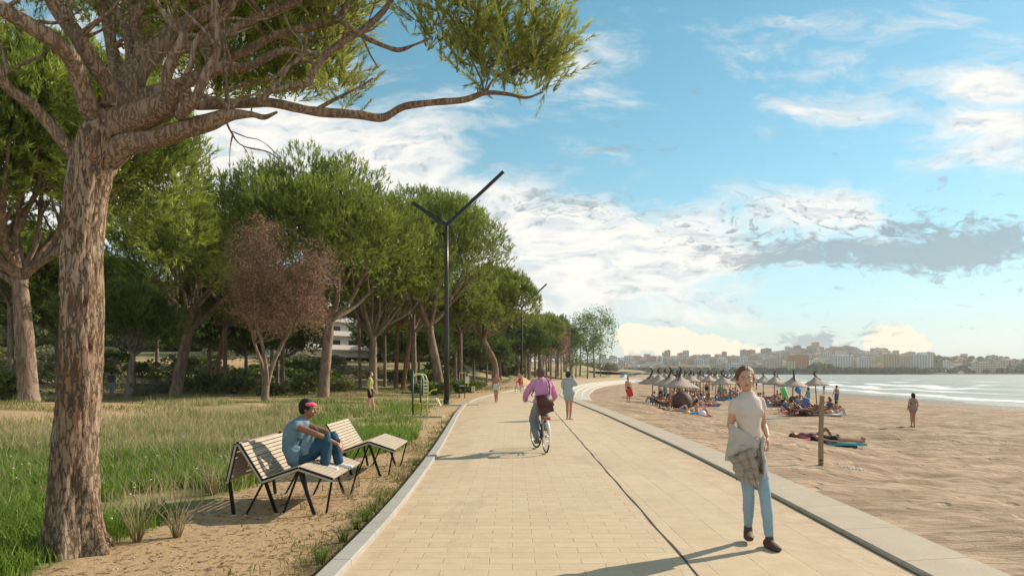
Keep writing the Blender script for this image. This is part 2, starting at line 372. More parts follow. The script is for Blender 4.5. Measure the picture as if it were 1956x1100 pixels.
cc = q.mix(side, cA, cB); ff = q.mix(side, fA, fB)
nl = q.noise(t, .6, 5, .6); nm = q.noise(t, 5, 6, .65); nf = q.noise(t, 45, 4, .6)
c = q.mix(q.m('MULTIPLY', cc, .62), (.545, .425, .285), (.455, .345, .22)); c = q.mix(q.m('MULTIPLY', q.sstep(nm, .35, .75), .55), c, (.61, .49, .335))
c = q.mix(q.m('MULTIPLY', q.sstep(nl, .42, .7), .3), c, (.46, .35, .22)); c = q.mix(q.m('MULTIPLY', q.sstep(nf, .55, .8), .25), c, (.40, .30, .19))
c = q.mix(q.m('MULTIPLY', ff, q.sstep(q.noise(t, 1.7, 4, .6), .32, .78)), c, (.27, .205, .13)); c = q.mix(q.m('MULTIPLY', q.sstep(q.noise(q.v('MULTIPLY', t, (1, .3, 1)), .8, 6, .7, 1.0), .52, .68), .5), c, (.40, .31, .21)); edg = q.m('MAXIMUM', q.sstep(tx, 2.2, 3.5), q.sstep(tx, -.8, -1.6)); c = q.mix(q.m('MULTIPLY', edg, q.m('MULTIPLY', q.sstep(q.noise(t, 2.6, 6, .75), .40, .62), .75)), c, (.40, .285, .18)); c = q.mix(q.m('MULTIPLY', q.sstep(q.noise(t, 11, 5, .75), .62, .72), .45), c, (.33, .25, .165))
q.put(b.inputs['Base Color'], c); b.inputs['Roughness'].default_value = .8; b.inputs['Specular IOR Level'].default_value = .25
bn = q.new('ShaderNodeBump'); bn.inputs['Strength'].default_value = .55; bn.inputs['Distance'].default_value = .012
q.put(bn.inputs['Height'], q.m('SUBTRACT', q.m('ADD', q.m('MULTIPLY', nm, .7), q.m('MULTIPLY', nf, .3)), q.m('MULTIPLY', ff, .8))); q.l.new(bn.outputs[0], b.inputs['Normal'])
M_PAVE = m
rows = ROWS[ROWS < 225]; Y = np.repeat(rows[:, None], 9, 1); a = np.linspace(0, 1, 9)[None, :]; X = XL(Y)*(1-a)+XR(Y)*a
grid('promenade', X, Y, 0*X, M_PAVE)
# dark joint between the two kinds of paving
M_JOINT = mat('joint_dark', (.035, .028, .022), .9)
jy = np.arange(2, 46, .25); jx = 1.44+.012*jy+.0*jy+.006*np.sin(jy*3.1)
jw = .011+.003*np.sin(jy*5)
grid('paving_joint', np.stack([jx-jw, jx+jw], 1), np.stack([jy, jy], 1), np.full((len(jy), 2), .004), M_JOINT)
M_CONC = mat('kerb_concrete', (.37, .35, .31), .85, var=.16, vscale=3.5, bump=.35, bscale=90)
M_CONCR = mat('kerb_concrete_warm', (.46, .385, .285), .85, var=.18, vscale=2.5, bump=.4, bscale=70)
def kerb_joints(m_, dark, L_=1.0):
    q = NT(m_.node_tree); b = q.n['Principled BSDF']; src = b.inputs['Base Color'].links[0].from_socket; ty = q.sep(q.new('ShaderNodeTexCoord').outputs['Object'])[1]
    t = q.new('ShaderNodeTexCoord').outputs['Object']; fr = q.m('LESS_THAN', q.m('FRACT', q.m('DIVIDE', ty, L_)), .012/L_); st = q.m('MULTIPLY', q.sstep(q.noise(t, 1.3, 6, .7), .5, .72), .5)
    q.put(b.inputs['Base Color'], q.mix(fr, q.mix(st, src, tuple(d*2.6 for d in dark)), dark))
kerb_joints(M_CONC, (.11, .095, .075)); kerb_joints(M_CONCR, (.24, .195, .145), 1.2)
def kerb(name, f, off, prof, rows, m_):                  # prof: (x offset, z) across
    Y = np.repeat(rows[:, None], len(prof), 1); dx = np.gradient(f(rows), rows); nn = np.sqrt(1+dx*dx)
    ox = np.array([p_[0] for p_ in prof])[None, :]+off
    X = f(rows)[:, None]+ox/nn[:, None]*1.0; Yv = Y-ox*(dx/nn)[:, None]; Z = np.repeat(np.array([p_[1] for p_ in prof])[None, :], len(rows), 0)
    return grid(name, X, Yv, Z, m_, smooth=False)
kerb('kerb', XL, 0, [(-.17, -.3), (-.17, .05), (-.16, .06), (-.012, .06), (0, .05), (0, -.1)], ROWS[ROWS < 224], M_CONC)
rr = ROWS[ROWS < 46.2]
kerb('kerb_band', XR, 0, [(0, -.1), (0, .03), (.02, .045), (.57, .075), (.60, .06), (.62, -.4)], rr, M_CONCR)
kerb('kerb_joint', XR, 0, [(-.016, .004), (-.0005, .0042)], rr, mat('joint_brown', (.13, .10, .075), .9))
# curved steps down to the beach
M_STEP = mat('white_step_stone', (.50, .46, .39), .8, var=.12, vscale=2, bump=.25, bscale=40)
prof = [(-.02, -.2), (-.02, .03), (.5, .03), (.5, -.12), (1.1, -.12), (1.1, -.27), (1.7, -.27), (1.7, -.42), (2.4, -.42), (2.4, -.9)]
yr = np.arange(46, 172, .75); Yv = np.repeat(yr[:, None], len(prof), 1); dx = np.gradient(XR(yr), yr); nn = np.sqrt(1+dx*dx)
wsc = (STEPW(yr)/2.4).clip(.24, 1)
ox = np.array([p_[0] for p_ in prof])[None, :]*wsc[:, None]
grid('steps', XR(yr)[:, None]+ox/nn[:, None], Yv-ox*(dx/nn)[:, None], np.repeat(np.array([p_[1] for p_ in prof])[None, :], len(yr), 0), M_STEP, smooth=False)

# beach
m = bpy.data.materials.new('beach_sand'); m.use_nodes = True; q = NT(m.node_tree); b = q.n['Principled BSDF']
t = q.new('ShaderNodeTexCoord').outputs['Object']; wet = q.sep(q.new('ShaderNodeAttribute', attribute_name='tint').outputs['Color'])[0]
ta = q.v('MULTIPLY', t, (.45, 1.0, 1)); n1 = q.noise(ta, 1.1, 6, .6, .6); nf = q.noise(t, 40, 4, .7); nm = q.noise(ta, 5, 5, .6, .4)
c = q.mix(q.sstep(n1, .38, .62), (.26, .172, .108), (.43, .31, .205)); c = q.mix(q.m('MULTIPLY', q.sstep(nm, .5, .68), .75), c, (.20, .13, .08))  # brown sand tones, with ripple shadows painted in as darker streaks
c = q.mix(q.m('MULTIPLY', nf, .25), c, (.62, .50, .36)); c = q.mix(wet, c, (.26, .195, .13))
q.put(b.inputs['Base Color'], c); q.put(b.inputs['Roughness'], q.m('SUBTRACT', .95, q.m('MULTIPLY', wet, .55))); b.inputs['Specular IOR Level'].default_value = .15
bn = q.new('ShaderNodeBump'); bn.inputs['Strength'].default_value = 1.0; bn.inputs['Distance'].default_value = .10
vf = q.new('ShaderNodeTexVoronoi'); q.put(vf.inputs['Vector'], q.v('ADD', t, q.v('MULTIPLY', q.noise(t, 3, 3, .6, col=True), (.3, .3, 0)))); vf.inputs['Scale'].default_value = 2.6; dent = q.m('MULTIPLY', q.sstep(vf.outputs['Distance'], .08, .34), q.sstep(q.noise(t, .5, 3, .5), .35, .6))
q.put(bn.inputs['Height'], q.m('ADD', q.m('ADD', q.m('MULTIPLY', nm, 1.0), q.m('MULTIPLY', dent, .55)), q.m('MULTIPLY', nf, .14))); q.l.new(bn.outputs[0], b.inputs['Normal'])
M_SAND = m
br = np.concatenate([np.arange(-6, 16, .11), np.arange(16, 40, .25), np.arange(40, 120, .8), np.arange(120, 260, 3.), np.geomspace(260, 1290, 60)])
cu = np.concatenate([np.linspace(0, .22, 70, endpoint=False), np.linspace(.22, .6, 70, endpoint=False), np.linspace(.6, 1.25, 50)])
Y = np.repeat(br[:, None], len(cu), 1); X0 = XR(Y)+.61-sm(Y, 45.6, 46.6)*.3; X = X0+(XS(Y)-X0)*cu[None, :]
Z = bz(X, Y); Z[:, 0] -= .05
grid('beach', X, Y, Z, M_SAND, col=np.stack([sm(X-XS(Y), -3.5, -.5), 0*X, 0*X], -1))

# sea
m = bpy.data.materials.new('sea_water'); m.use_nodes = True; q = NT(m.node_tree); b = q.n['Principled BSDF']
t = q.new('ShaderNodeTexCoord').outputs['Object']; dd = q.sep(q.new('ShaderNodeAttribute', attribute_name='tint').outputs['Color'])[0]
ta = q.v('MULTIPLY', t, (.25, 1.0, 1)); n1 = q.noise(t, .05, 4, .6); n2_ = q.noise(ta, .35, 6, .65)
wd = q.m('ADD', dd, q.m('MULTIPLY', q.m('SUBTRACT', q.noise(t, .035, 3, .5), .5), 16)); jag = q.m('MULTIPLY', q.m('SUBTRACT', q.noise(t, .5, 5, .65), .5), 3.2)
def line(c0, w0, amt):
    dlt = q.m('ABSOLUTE', q.m('SUBTRACT', q.m('ADD', wd if c0 > 4 else dd, jag), c0)); return q.m('MULTIPLY', q.m('SUBTRACT', 1.0, q.sstep(dlt, w0*.3, w0)), amt)
foam = line(.4, 1.5, 1.0)
for c0, w0, amt in ((9, 1.7, .8), (19, 2.4, 1.0), (31, 3.0, 1.0), (50, 2.6, .7), (78, 3.4, .5)):
    gate = 1.0 if c0 < 35 else q.sstep(q.noise(t, .02+.003*c0/10, 2, .5), .5, .62)
    foam = q.m('MAXIMUM', foam, q.m('MULTIPLY', line(c0, w0, amt), gate))
caps = q.m('MULTIPLY', q.sstep(n2_, .68, .74), q.sstep(n1, .48, .6)); foam = q.m('MAXIMUM', foam, q.m('MULTIPLY', caps, .8))
c = q.mix(q.sstep(n2_, .35, .65), (.25, .285, .25), (.36, .385, .33)); c = q.mix(q.m('MULTIPLY', q.sstep(dd, 60, 0), .55), c, (.40, .40, .34))
c = q.mix(foam, c, (.85, .86, .84)); q.put(b.inputs['Base Color'], c); q.put(b.inputs['Roughness'], q.m('ADD', .5, q.m('MULTIPLY', foam, .4))); b.inputs['Specular IOR Level'].default_value = .22
bn = q.new('ShaderNodeBump'); bn.inputs['Strength'].default_value = .7; bn.inputs['Distance'].default_value = .35
q.put(bn.inputs['Height'], q.m('ADD', n2_, q.m('MULTIPLY', foam, .5))); q.l.new(bn.outputs[0], b.inputs['Normal'])
br = np.concatenate([np.arange(-60, 60, 2.), np.arange(60, 200, 2.), np.geomspace(200, 1290, 70)]); cu = np.concatenate([np.arange(-4, 60, 1.2), np.geomspace(60, 3000, 60)])
Y = np.repeat(br[:, None], len(cu), 1); X = XS(Y)+cu[None, :]; D = np.repeat(cu[None, :], len(br), 0)
wv = 0*X
for c0, w0, hgt in ((9, 1.6, .12), (19, 2.2, .28), (31, 3, .34), (50, 4, .3), (78, 5, .3)):
    dd_ = D+16*(n2(X, Y, 28, 2, 31)-.5); wv = wv+hgt*np.exp(-((dd_-c0)/w0)**2)
wv = wv+.10*(n2(X*.3, Y, 3, 3, 33)-.5)*sm(D, 2, 20)
grid('sea', X, Y, SEA_Z+wv*sm(D, 1, 6), m, col=np.stack([D, 0*D, 0*D], -1))
# ------------------------------------------------------------------ vegetation
def barkmat(name, dark, mid, pale, orange, sc=9.0, bump=1.0):
    m_ = bpy.data.materials.new(name); m_.use_nodes = True; q = NT(m_.node_tree); b = q.n['Principled BSDF']
    t = q.new('ShaderNodeTexCoord').outputs['Object']; ta = q.v('MULTIPLY', t, (1, 1, .20)); tb = q.v('MULTIPLY', t, (1, 1, .5))
    n0 = q.noise(ta, sc, 5, .62, .5); n1 = q.noise(tb, 1.8, 5, .6); n2_ = q.noise(tb, 34, 5, .7); n3 = q.noise(tb, sc*.45, 4, .6)
    e = q.sstep(q.m('ABSOLUTE', q.m('SUBTRACT', n0, .5)), .0, .055)
    c = q.mix(q.sstep(n1, .3, .7), mid, pale); c = q.mix(q.m('MULTIPLY', q.sstep(n3, .52, .66), q.sstep(n1, .62, .42)), c, orange)
    c = q.mix(q.m('MULTIPLY', q.sstep(n2_, .35, .8), .6), c, dark); c = q.mix(e, q.mix(.35, dark, c), c)
    q.put(b.inputs['Base Color'], c); b.inputs['Roughness'].default_value = .92; b.inputs['Specular IOR Level'].default_value = .12
    bn = q.new('ShaderNodeBump'); bn.inputs['Strength'].default_value = bump; bn.inputs['Distance'].default_value = .03
    q.put(bn.inputs['Height'], q.m('ADD', q.m('MULTIPLY', e, .7), q.m('MULTIPLY', n2_, .45))); q.l.new(bn.outputs[0], b.inputs['Normal'])
    return m_
M_BARK1 = barkmat('pine_bark_near', (.125, .085, .058), (.27, .18, .12), (.41, .305, .215), (.35, .18, .10), 19)
M_LIMB = barkmat('pine_limb_bark', (.185, .125, .085), (.27, .185, .125), (.38, .28, .195), (.31, .18, .11), 24, .8)
M_BARK = barkmat('pine_bark', (.10, .07, .05), (.25, .18, .13), (.36, .27, .20), (.32, .17, .10), 4.0)
M_BARKR = barkmat('pine_bark_reddish', (.10, .05, .03), (.26, .14, .08), (.36, .20, .11), (.36, .17, .08), 4.0)
M_BARKG = barkmat('grey_bark', (.10, .085, .07), (.22, .18, .15), (.32, .27, .22), (.26, .2, .15), 5.0)
M_PINE1 = leafmat('pine_needles_near', (.09, .12, .016), (.56, .57, .14), .45)
M_PINE = leafmat('pine_needles', (.055, .085, .012), (.38, .45, .07), .32)
M_PINED = leafmat('pine_needles_dark', (.04, .066, .014), (.17, .23, .04), .26)
M_LEAF = leafmat('leaves_green', (.07, .12, .02), (.24, .34, .06), .4)
M_RED = leafmat('leaves_russet', (.12, .060, .040), (.50, .31, .21), .32)
M_BUSH = leafmat('leaves_bush', (.05, .075, .018), (.27, .28, .09), .3)
M_BUSHG = leafmat('leaves_bush_grey', (.10, .115, .06), (.28, .27, .15), .25)

def shoots(pos, dr, ln, K, nl, nw, spread=.55, rng=RNG, tint=None, t0=.0):
    """K needle blades round each shoot axis; returns verts, tris, tint"""
    N = len(pos); dr = norm(dr); a = norm(np.cross(dr, norm(rng.normal(size=(N, 3))))); b_ = np.cross(dr, a)
    th = rng.uniform(0, 2*np.pi, (N, K)); t = t0+(1-t0)*rng.random((N, K))
    rad = a[:, None]*np.cos(th)[..., None]+b_[:, None]*np.sin(th)[..., None]
    base = pos[:, None]+dr[:, None]*(ln[:, None]*t)[..., None]
    nd = norm(dr[:, None]*(1-.25*spread)+rad*spread+rng.normal(size=(N, K, 3))*.12)
    L_ = nl*rng.uniform(.7, 1.15, (N, K, 1))*(ln[:, None, None]/np.mean(ln)); sd_ = norm(np.cross(nd, rng.normal(size=(N, K, 3))))*nw*.5
    tip = base+nd*L_; V = np.stack([base-sd_, base+sd_, tip], 2).reshape(-1, 3)
    tn = (rng.random(N) if tint is None else tint)[:, None]*.8+.2*t
    C = np.repeat(np.clip(tn, 0, 1).reshape(-1), 3)[:, None]*np.ones((1, 3))
    return V, np.arange(len(V)).reshape(-1, 3), C
def ellpts(n, c, r, rng=RNG, shell=.55, up=0.0):
    d = norm(rng.normal(size=(n, 3))); d[:, 2] = np.where(rng.random(n) < up, np.abs(d[:, 2]), d[:, 2])
    rr_ = shell+(1-shell)*rng.random(n)**.6
    return np.asarray(c)+d*np.asarray(r)*rr_[:, None], d
def branches_mesh(name, brs, m_, n=8, disp=0.0, seed=0, fine=6):
    """brs: list of rows (x, y, z, r); smoothed tubes joined into one woody mesh"""
    mb = MB()
    for k, br in enumerate(brs):
        p = crs(br, fine); rr_ = p[:, 3]
        nn_ = n if rr_.max() > .03 else max(5, n//2)
        mb.tube(p[:, :3], list(np.maximum(rr_, .002)), nn_)
    V = np.array(mb.v)
    if disp:
        w_ = fbm(V*np.array([7, 7, 3.2]), 4, seed)-.5; w2 = fbm(V*np.array([2.2, 2.2, 1.4]), 2, seed+9)-.5
        c = V-V.mean(0); nrm_ = np.zeros_like(V); F4 = np.array([f for f in mb.f if len(f) == 4])
        fn = np.cross(V[F4[:, 2]]-V[F4[:, 0]], V[F4[:, 3]]-V[F4[:, 1]])
        for i in range(4): np.add.at(nrm_, F4[:, i], fn)
        V = V+norm(nrm_)*(w_*disp+w2*disp*1.3)[:, None]; mb.v = [tuple(v) for v in V]
    return mb.mesh(name, m_)

# ---- the big pine in the foreground (limbs measured in the photo, each at its own distance)
def B(rows):                                             # (px, py, Y, radius in px) -> metres
    return [(*P(a, b_, Y_), r_*.88*Y_/F) for a, b_, Y_, r_ in rows]
T0 = [B([(147, 1085, 6.6, 66), (147, 1052, 6.6, 58), (144, 1000, 6.6, 50), (143, 900, 6.6, 47), (150, 800, 6.6, 44), (155, 700, 6.6, 42), (157, 600, 6.6, 41), (157, 500, 6.6, 41), (163, 400, 6.6, 42), (178, 320, 6.6, 45), (200, 262, 6.6, 46), (222, 222, 6.6, 38)]),
 B([(205, 300, 6.6, 30), (245, 275, 6.55, 25), (300, 265, 6.5, 20), (350, 248, 6.4, 19), (400, 234, 6.4, 18), (440, 220, 6.4, 13), (480, 219, 6.4, 8), (505, 224, 6.4, 7), (530, 214, 6.4, 4)]),
 B([(215, 240, 6.6, 38), (262, 225, 6.5, 32), (310, 205, 6.4, 28), (345, 192, 6.4, 18), (385, 200, 6.5, 12), (450, 198, 6.6, 11), (520, 197, 6.7, 11), (600, 213, 6.9, 10), (682, 219, 7.1, 9), (731, 225, 7.2, 8), (772, 204, 7.3, 7.5), (829, 196, 7.3, 7), (886, 191, 7.3, 7), (927, 178, 7.3, 6), (968, 180, 7.3, 4), (1005, 187, 7.3, 3), (1037, 176, 7.3, 2)]),
 B([(222, 222, 6.6, 38), (240, 175, 6.7, 32), (258, 136, 6.8, 27), (285, 105, 6.9, 24), (320, 72, 7.0, 20), (358, 45, 7.1, 17), (410, 18, 7.2, 14), (470, -10, 7.3, 11)]),
 B([(240, 200, 6.7, 24), (300, 178, 6.8, 18), (350, 160, 6.9, 14), (415, 132, 7.0, 13), (470, 128, 7.1, 9), (500, 115, 7.1, 8), (545, 96, 7.2, 7), (580, 101, 7.2, 6), (615, 102, 7.3, 6), (650, 80, 7.3, 5), (700, 50, 7.4, 5), (750, 0, 7.5, 4)]),
 B([(350, 160, 6.9, 10), (400, 130, 7.2, 10), (440, 112, 7.3, 9), (475, 95, 7.3, 9), (525, 68, 7.4, 8), (600, 50, 7.5, 8), (648, 35, 7.5, 7), (670, -5, 7.6, 6)]),
 B([(332, 205, 6.35, 12), (328, 172, 6.2, 10), (318, 150, 6.2, 10), (334, 105, 6.2, 10), (350, 68, 6.2, 9), (325, 42, 6.2, 7), (296, 0, 6.2, 7), (280, -30, 6.2, 6)]),
 B([(342, 222, 6.3, 10), (372, 190, 6.1, 9), (395, 140, 6.1, 9), (415, 100, 6.1, 8), (411, 45, 6.1, 8), (408, -10, 6.1, 7)]),
 B([(190, 235, 6.6, 24), (168, 200, 6.4, 21), (143, 125, 6.2, 19), (108, 82, 6.0, 19), (55, 48, 5.9, 18), (0, 15, 5.8, 16), (-70, -30, 5.7, 14)]),
 B([(225, 215, 6.6, 24), (212, 170, 6.5, 20), (185, 130, 6.4, 19), (152, 75, 6.3, 18), (118, 30, 6.3, 17), (90, -20, 6.2, 16)]),
 B([(165, 330, 6.6, 20), (138, 292, 6.5, 16), (100, 245, 6.4, 14), (65, 205, 6.3, 13), (30, 180, 6.2, 12), (0, 155, 6.1, 11), (-60, 110, 6.0, 10)]),
 B([(16, 172, 6.15, 9), (4, 148, 6.1, 8), (-8, 120, 6.1, 7)]),
 B([(232, 180, 6.9, 18), (222, 130, 7.1, 15), (214, 95, 7.2, 13), (205, 45, 7.3, 12), (192, -10, 7.4, 10)]),
 B([(262, 130, 6.8, 14), (266, 88, 6.8, 11), (258, 45, 6.9, 9), (275, 0, 6.9, 8), (285, -30, 7, 7)]),
 B([(252, 130, 6.9, 12), (245, 70, 7.1, 10), (230, 30, 7.2, 10), (205, -10, 7.3, 9)]),
 B([(455, 198, 6.6, 8), (500, 193, 6.5, 7), (515, 176, 6.5, 7), (555, 164, 6.6, 7), (588, 160, 6.6, 7), (605, 126, 6.7, 6), (650, 86, 6.8, 5.5), (700, 55, 6.9, 5), (737, 18, 7.0, 4.5), (745, -20, 7.1, 4)]),
 B([(350, 92, 7.0, 12), (392, 82, 7.0, 9), (435, 62, 7.1, 9), (500, 30, 7.2, 8), (575, 0, 7.3, 7)]),
 B([(490, 192, 6.5, 4), (530, 160, 6.5, 4), (552, 128, 6.6, 4), (580, 104, 6.7, 3.5), (586, 66, 6.8, 3)]),
 B([(640, 40, 7.3, 5), (653, 43, 7.2, 5), (694, 70, 7.2, 4.5), (723, 84, 7.2, 4.2), (760, 96, 7.2, 4.2), (792, 86, 7.2, 3.5), (821, 74, 7.2, 3)]),
 B([(927, 178, 7.3, 4), (945, 150, 7.3, 3), (985, 130, 7.3, 2.5), (1015, 115, 7.3, 2), (1052, 102, 7.3, 1.5)]), B([(925, 176, 7.3, 3.5), (918, 150, 7.3, 3), (900, 115, 7.3, 2.2), (880, 88, 7.3, 2)]),
 B([(926, 176, 7.3, 3), (936, 130, 7.3, 2.2), (940, 95, 7.3, 2)]), B([(600, 212, 6.9, 4), (640, 190, 6.9, 3), (690, 165, 6.9, 2), (712, 150, 6.9, 1.6)]),
 B([(408, 150, 6.2, 6), (395, 110, 6.2, 5), (396, 75, 6.3, 4), (402, 60, 6.3, 3)]), B([(345, 160, 6.2, 6), (362, 130, 6.1, 5), (380, 70, 6.1, 5), (440, 20, 6.2, 4), (452, -10, 6.2, 4)]),
 B([(660, 85, 7.2, 4), (600, 110, 7.1, 4), (560, 122, 7.1, 3), (520, 150, 7.0, 3), (450, 168, 6.9, 3), (420, 190, 6.8, 3)]),
 B([(430, 226, 6.4, 3), (440, 250, 6.4, 2), (462, 278, 6.4, 1.5), (515, 292, 6.4, 1.2), (550, 322, 6.4, .8)]), B([(445, 255, 6.4, 1.8), (440, 280, 6.4, 1.3), (438, 318, 6.4, .8)]), B([(462, 276, 6.4, 1.2), (475, 300, 6.4, .9), (468, 335, 6.4, .7)]), B([(380, 245, 6.4, .8), (383, 300, 6.4, .6), (388, 352, 6.4, .5)]),
 B([(690, 60, 7.2, 3), (705, 100, 7.1, 1.5), (722, 130, 7.1, .8)]), B([(440, 250, 6.4, 1.2), (470, 262, 6.4, 1), (500, 270, 6.4, .8), (535, 300, 6.4, .6)]),
]
_r = np.random.default_rng(3)
for k in range(64):                                       # side twigs on the limbs
    b0 = T0[int(_r.choice([1, 3, 4, 5, 6, 7, 8, 9, 10, 12, 13, 14, 15, 16, 17]))]; i0 = int(_r.integers(len(b0)//2, len(b0)-1)); p0 = np.array(b0[i0]); s_ = min(.022, max(.006, p0[3]*.4))
    d0 = np.array([_r.normal(), _r.normal()*.8, abs(_r.normal())+.3]); d0 /= np.linalg.norm(d0); d1 = d0+_r.normal(size=3)*.5
    T0.append([(*p0[:3], s_), (*(p0[:3]+d0*.14), s_*.8), (*(p0[:3]+d0*.22+d1*.18), s_*.55), (*(p0[:3]+d0*.4+d1*.32+[0, 0, .10]), s_*.3)])
big = thing('pine_tree', 'big foreground umbrella pine, thick furrowed trunk and twisted limbs reaching over the path', 'tree', (P(147, 1052, 6.6)[0], 6.6, 0))
bx, by = big.location.x, 6.6
def shift(me):
    co_ = np.empty(len(me.vertices)*3, np.float32); me.vertices.foreach_get('co', co_); co_ = co_.reshape(-1, 3); co_ -= np.array([bx, by, 0]); me.vertices.foreach_set('co', co_.ravel()); me.update(); return me
trk = T0[0]; tp = crs(trk, 26); mb = MB(); mb.tube(tp[:, :3], list(tp[:, 3]), 72)
V = np.array(mb.v); ax = np.repeat(tp[:, :3], 72, 0); rd = V-ax; an = np.arctan2(rd[:, 1], rd[:, 0]); hz = ax[:, 2]
q0 = np.stack([np.cos(an)*3.4, np.sin(an)*3.4, hz*2.6], -1); w_ = fbm(q0+.5*fbm(q0*1.5, 2, 4)[:, None], 3, 2); ridge = 1-np.abs(w_-.5)*7
q1 = np.stack([np.cos(an)*9, np.sin(an)*9, hz*6], -1)
butt = np.exp(-hz.clip(0)/.28)*.10*np.maximum(0, np.cos(an*5+1.2))
dsp = -.022*np.clip(ridge, 0, 1)**2+.02*(fbm(q1, 3, 8)-.5)+butt+.05*(fbm(q0*.35, 2, 14)-.5)
mb.v = [tuple(v) for v in V+norm(rd)*dsp[:, None]]
link('trunk', shift(mb.mesh('trunk', M_BARK1)), big)
link('limbs', shift(branches_mesh('limbs', T0[1:], M_LIMB, 14, .014, 5, 8)), big)
def blob(px, py, Y_, rx, ry, rm, n): return (np.array(P(px, py, Y_)), np.array([rx*Y_/F, rm, ry*Y_/F]), n)
BL = [blob(850, 5, 7.3, 85, 70, .35, 120), blob(930, 40, 7.3, 95, 85, .4, 150), blob(1000, 60, 7.35, 75, 80, .35, 110), blob(1052, 90, 7.3, 42, 65, .25, 60), blob(965, 130, 7.3, 95, 45, .3, 120), blob(1020, 120, 7.3, 60, 50, .25, 60), blob(890, 90, 7.3, 45, 50, .3, 45), blob(900, -60, 7.3, 150, 60, .5, 140),
      blob(655, 165, 7.3, 52, 34, .25, 40), blob(640, 120, 7.8, 45, 50, .3, 60), blob(822, 60, 7.3, 42, 32, .2, 24),
      blob(340, 40, 8.6, 120, 90, .6, 420), blob(460, 70, 8.4, 110, 95, .6, 420), blob(580, 60, 8.2, 100, 100, .5, 360), blob(430, 160, 8.6, 75, 40, .4, 150), blob(550, 150, 8.4, 75, 40, .4, 150), blob(640, 20, 8.0, 60, 70, .4, 130),
      blob(230, -10, 8.8, 130, 65, .6, 240), blob(110, -30, 8.5, 130, 40, .6, 130), blob(300, 90, 9.2, 60, 60, .5, 140), blob(720, -55, 7.6, 120, 38, .5, 110), blob(500, -80, 7.6, 300, 60, 1.1, 420), blob(150, -120, 6.6, 330, 60, 1.6, 420), blob(470, -170, 6.2, 420, 50, 2.0, 420), blob(-200, -60, 6.8, 160, 90, 1.2, 220)]
Vs = []; Cs = []; no = 0
for c_, r_, n_ in BL:
    far_ = c_[1] > 7.9; p_, d_ = ellpts(int(n_*(1.15 if far_ else .95)), c_, r_*(1 if far_ else 1.08), _r, .25); p_ = p_+_r.normal(size=p_.shape)*(0 if far_ else .05)
    dd_ = d_*np.array([.7, .5, .3])+np.array([.12, 0, .75])+_r.normal(size=d_.shape)*.33
    v_, f_, cc_ = shoots(p_-norm(dd_)*.1, dd_, _r.uniform(.20, .50, len(p_)), 50 if not far_ else 30, .085, .009 if not far_ else .014, .42, _r)
    Vs.append(v_); Cs.append(cc_)
V = np.concatenate(Vs); C_ = np.concatenate(Cs); Fc = np.arange(len(V)).reshape(-1, 3)
link('crown', shift(mesh_np('crown', V, Fc, [M_PINE1], col=C_)), big)

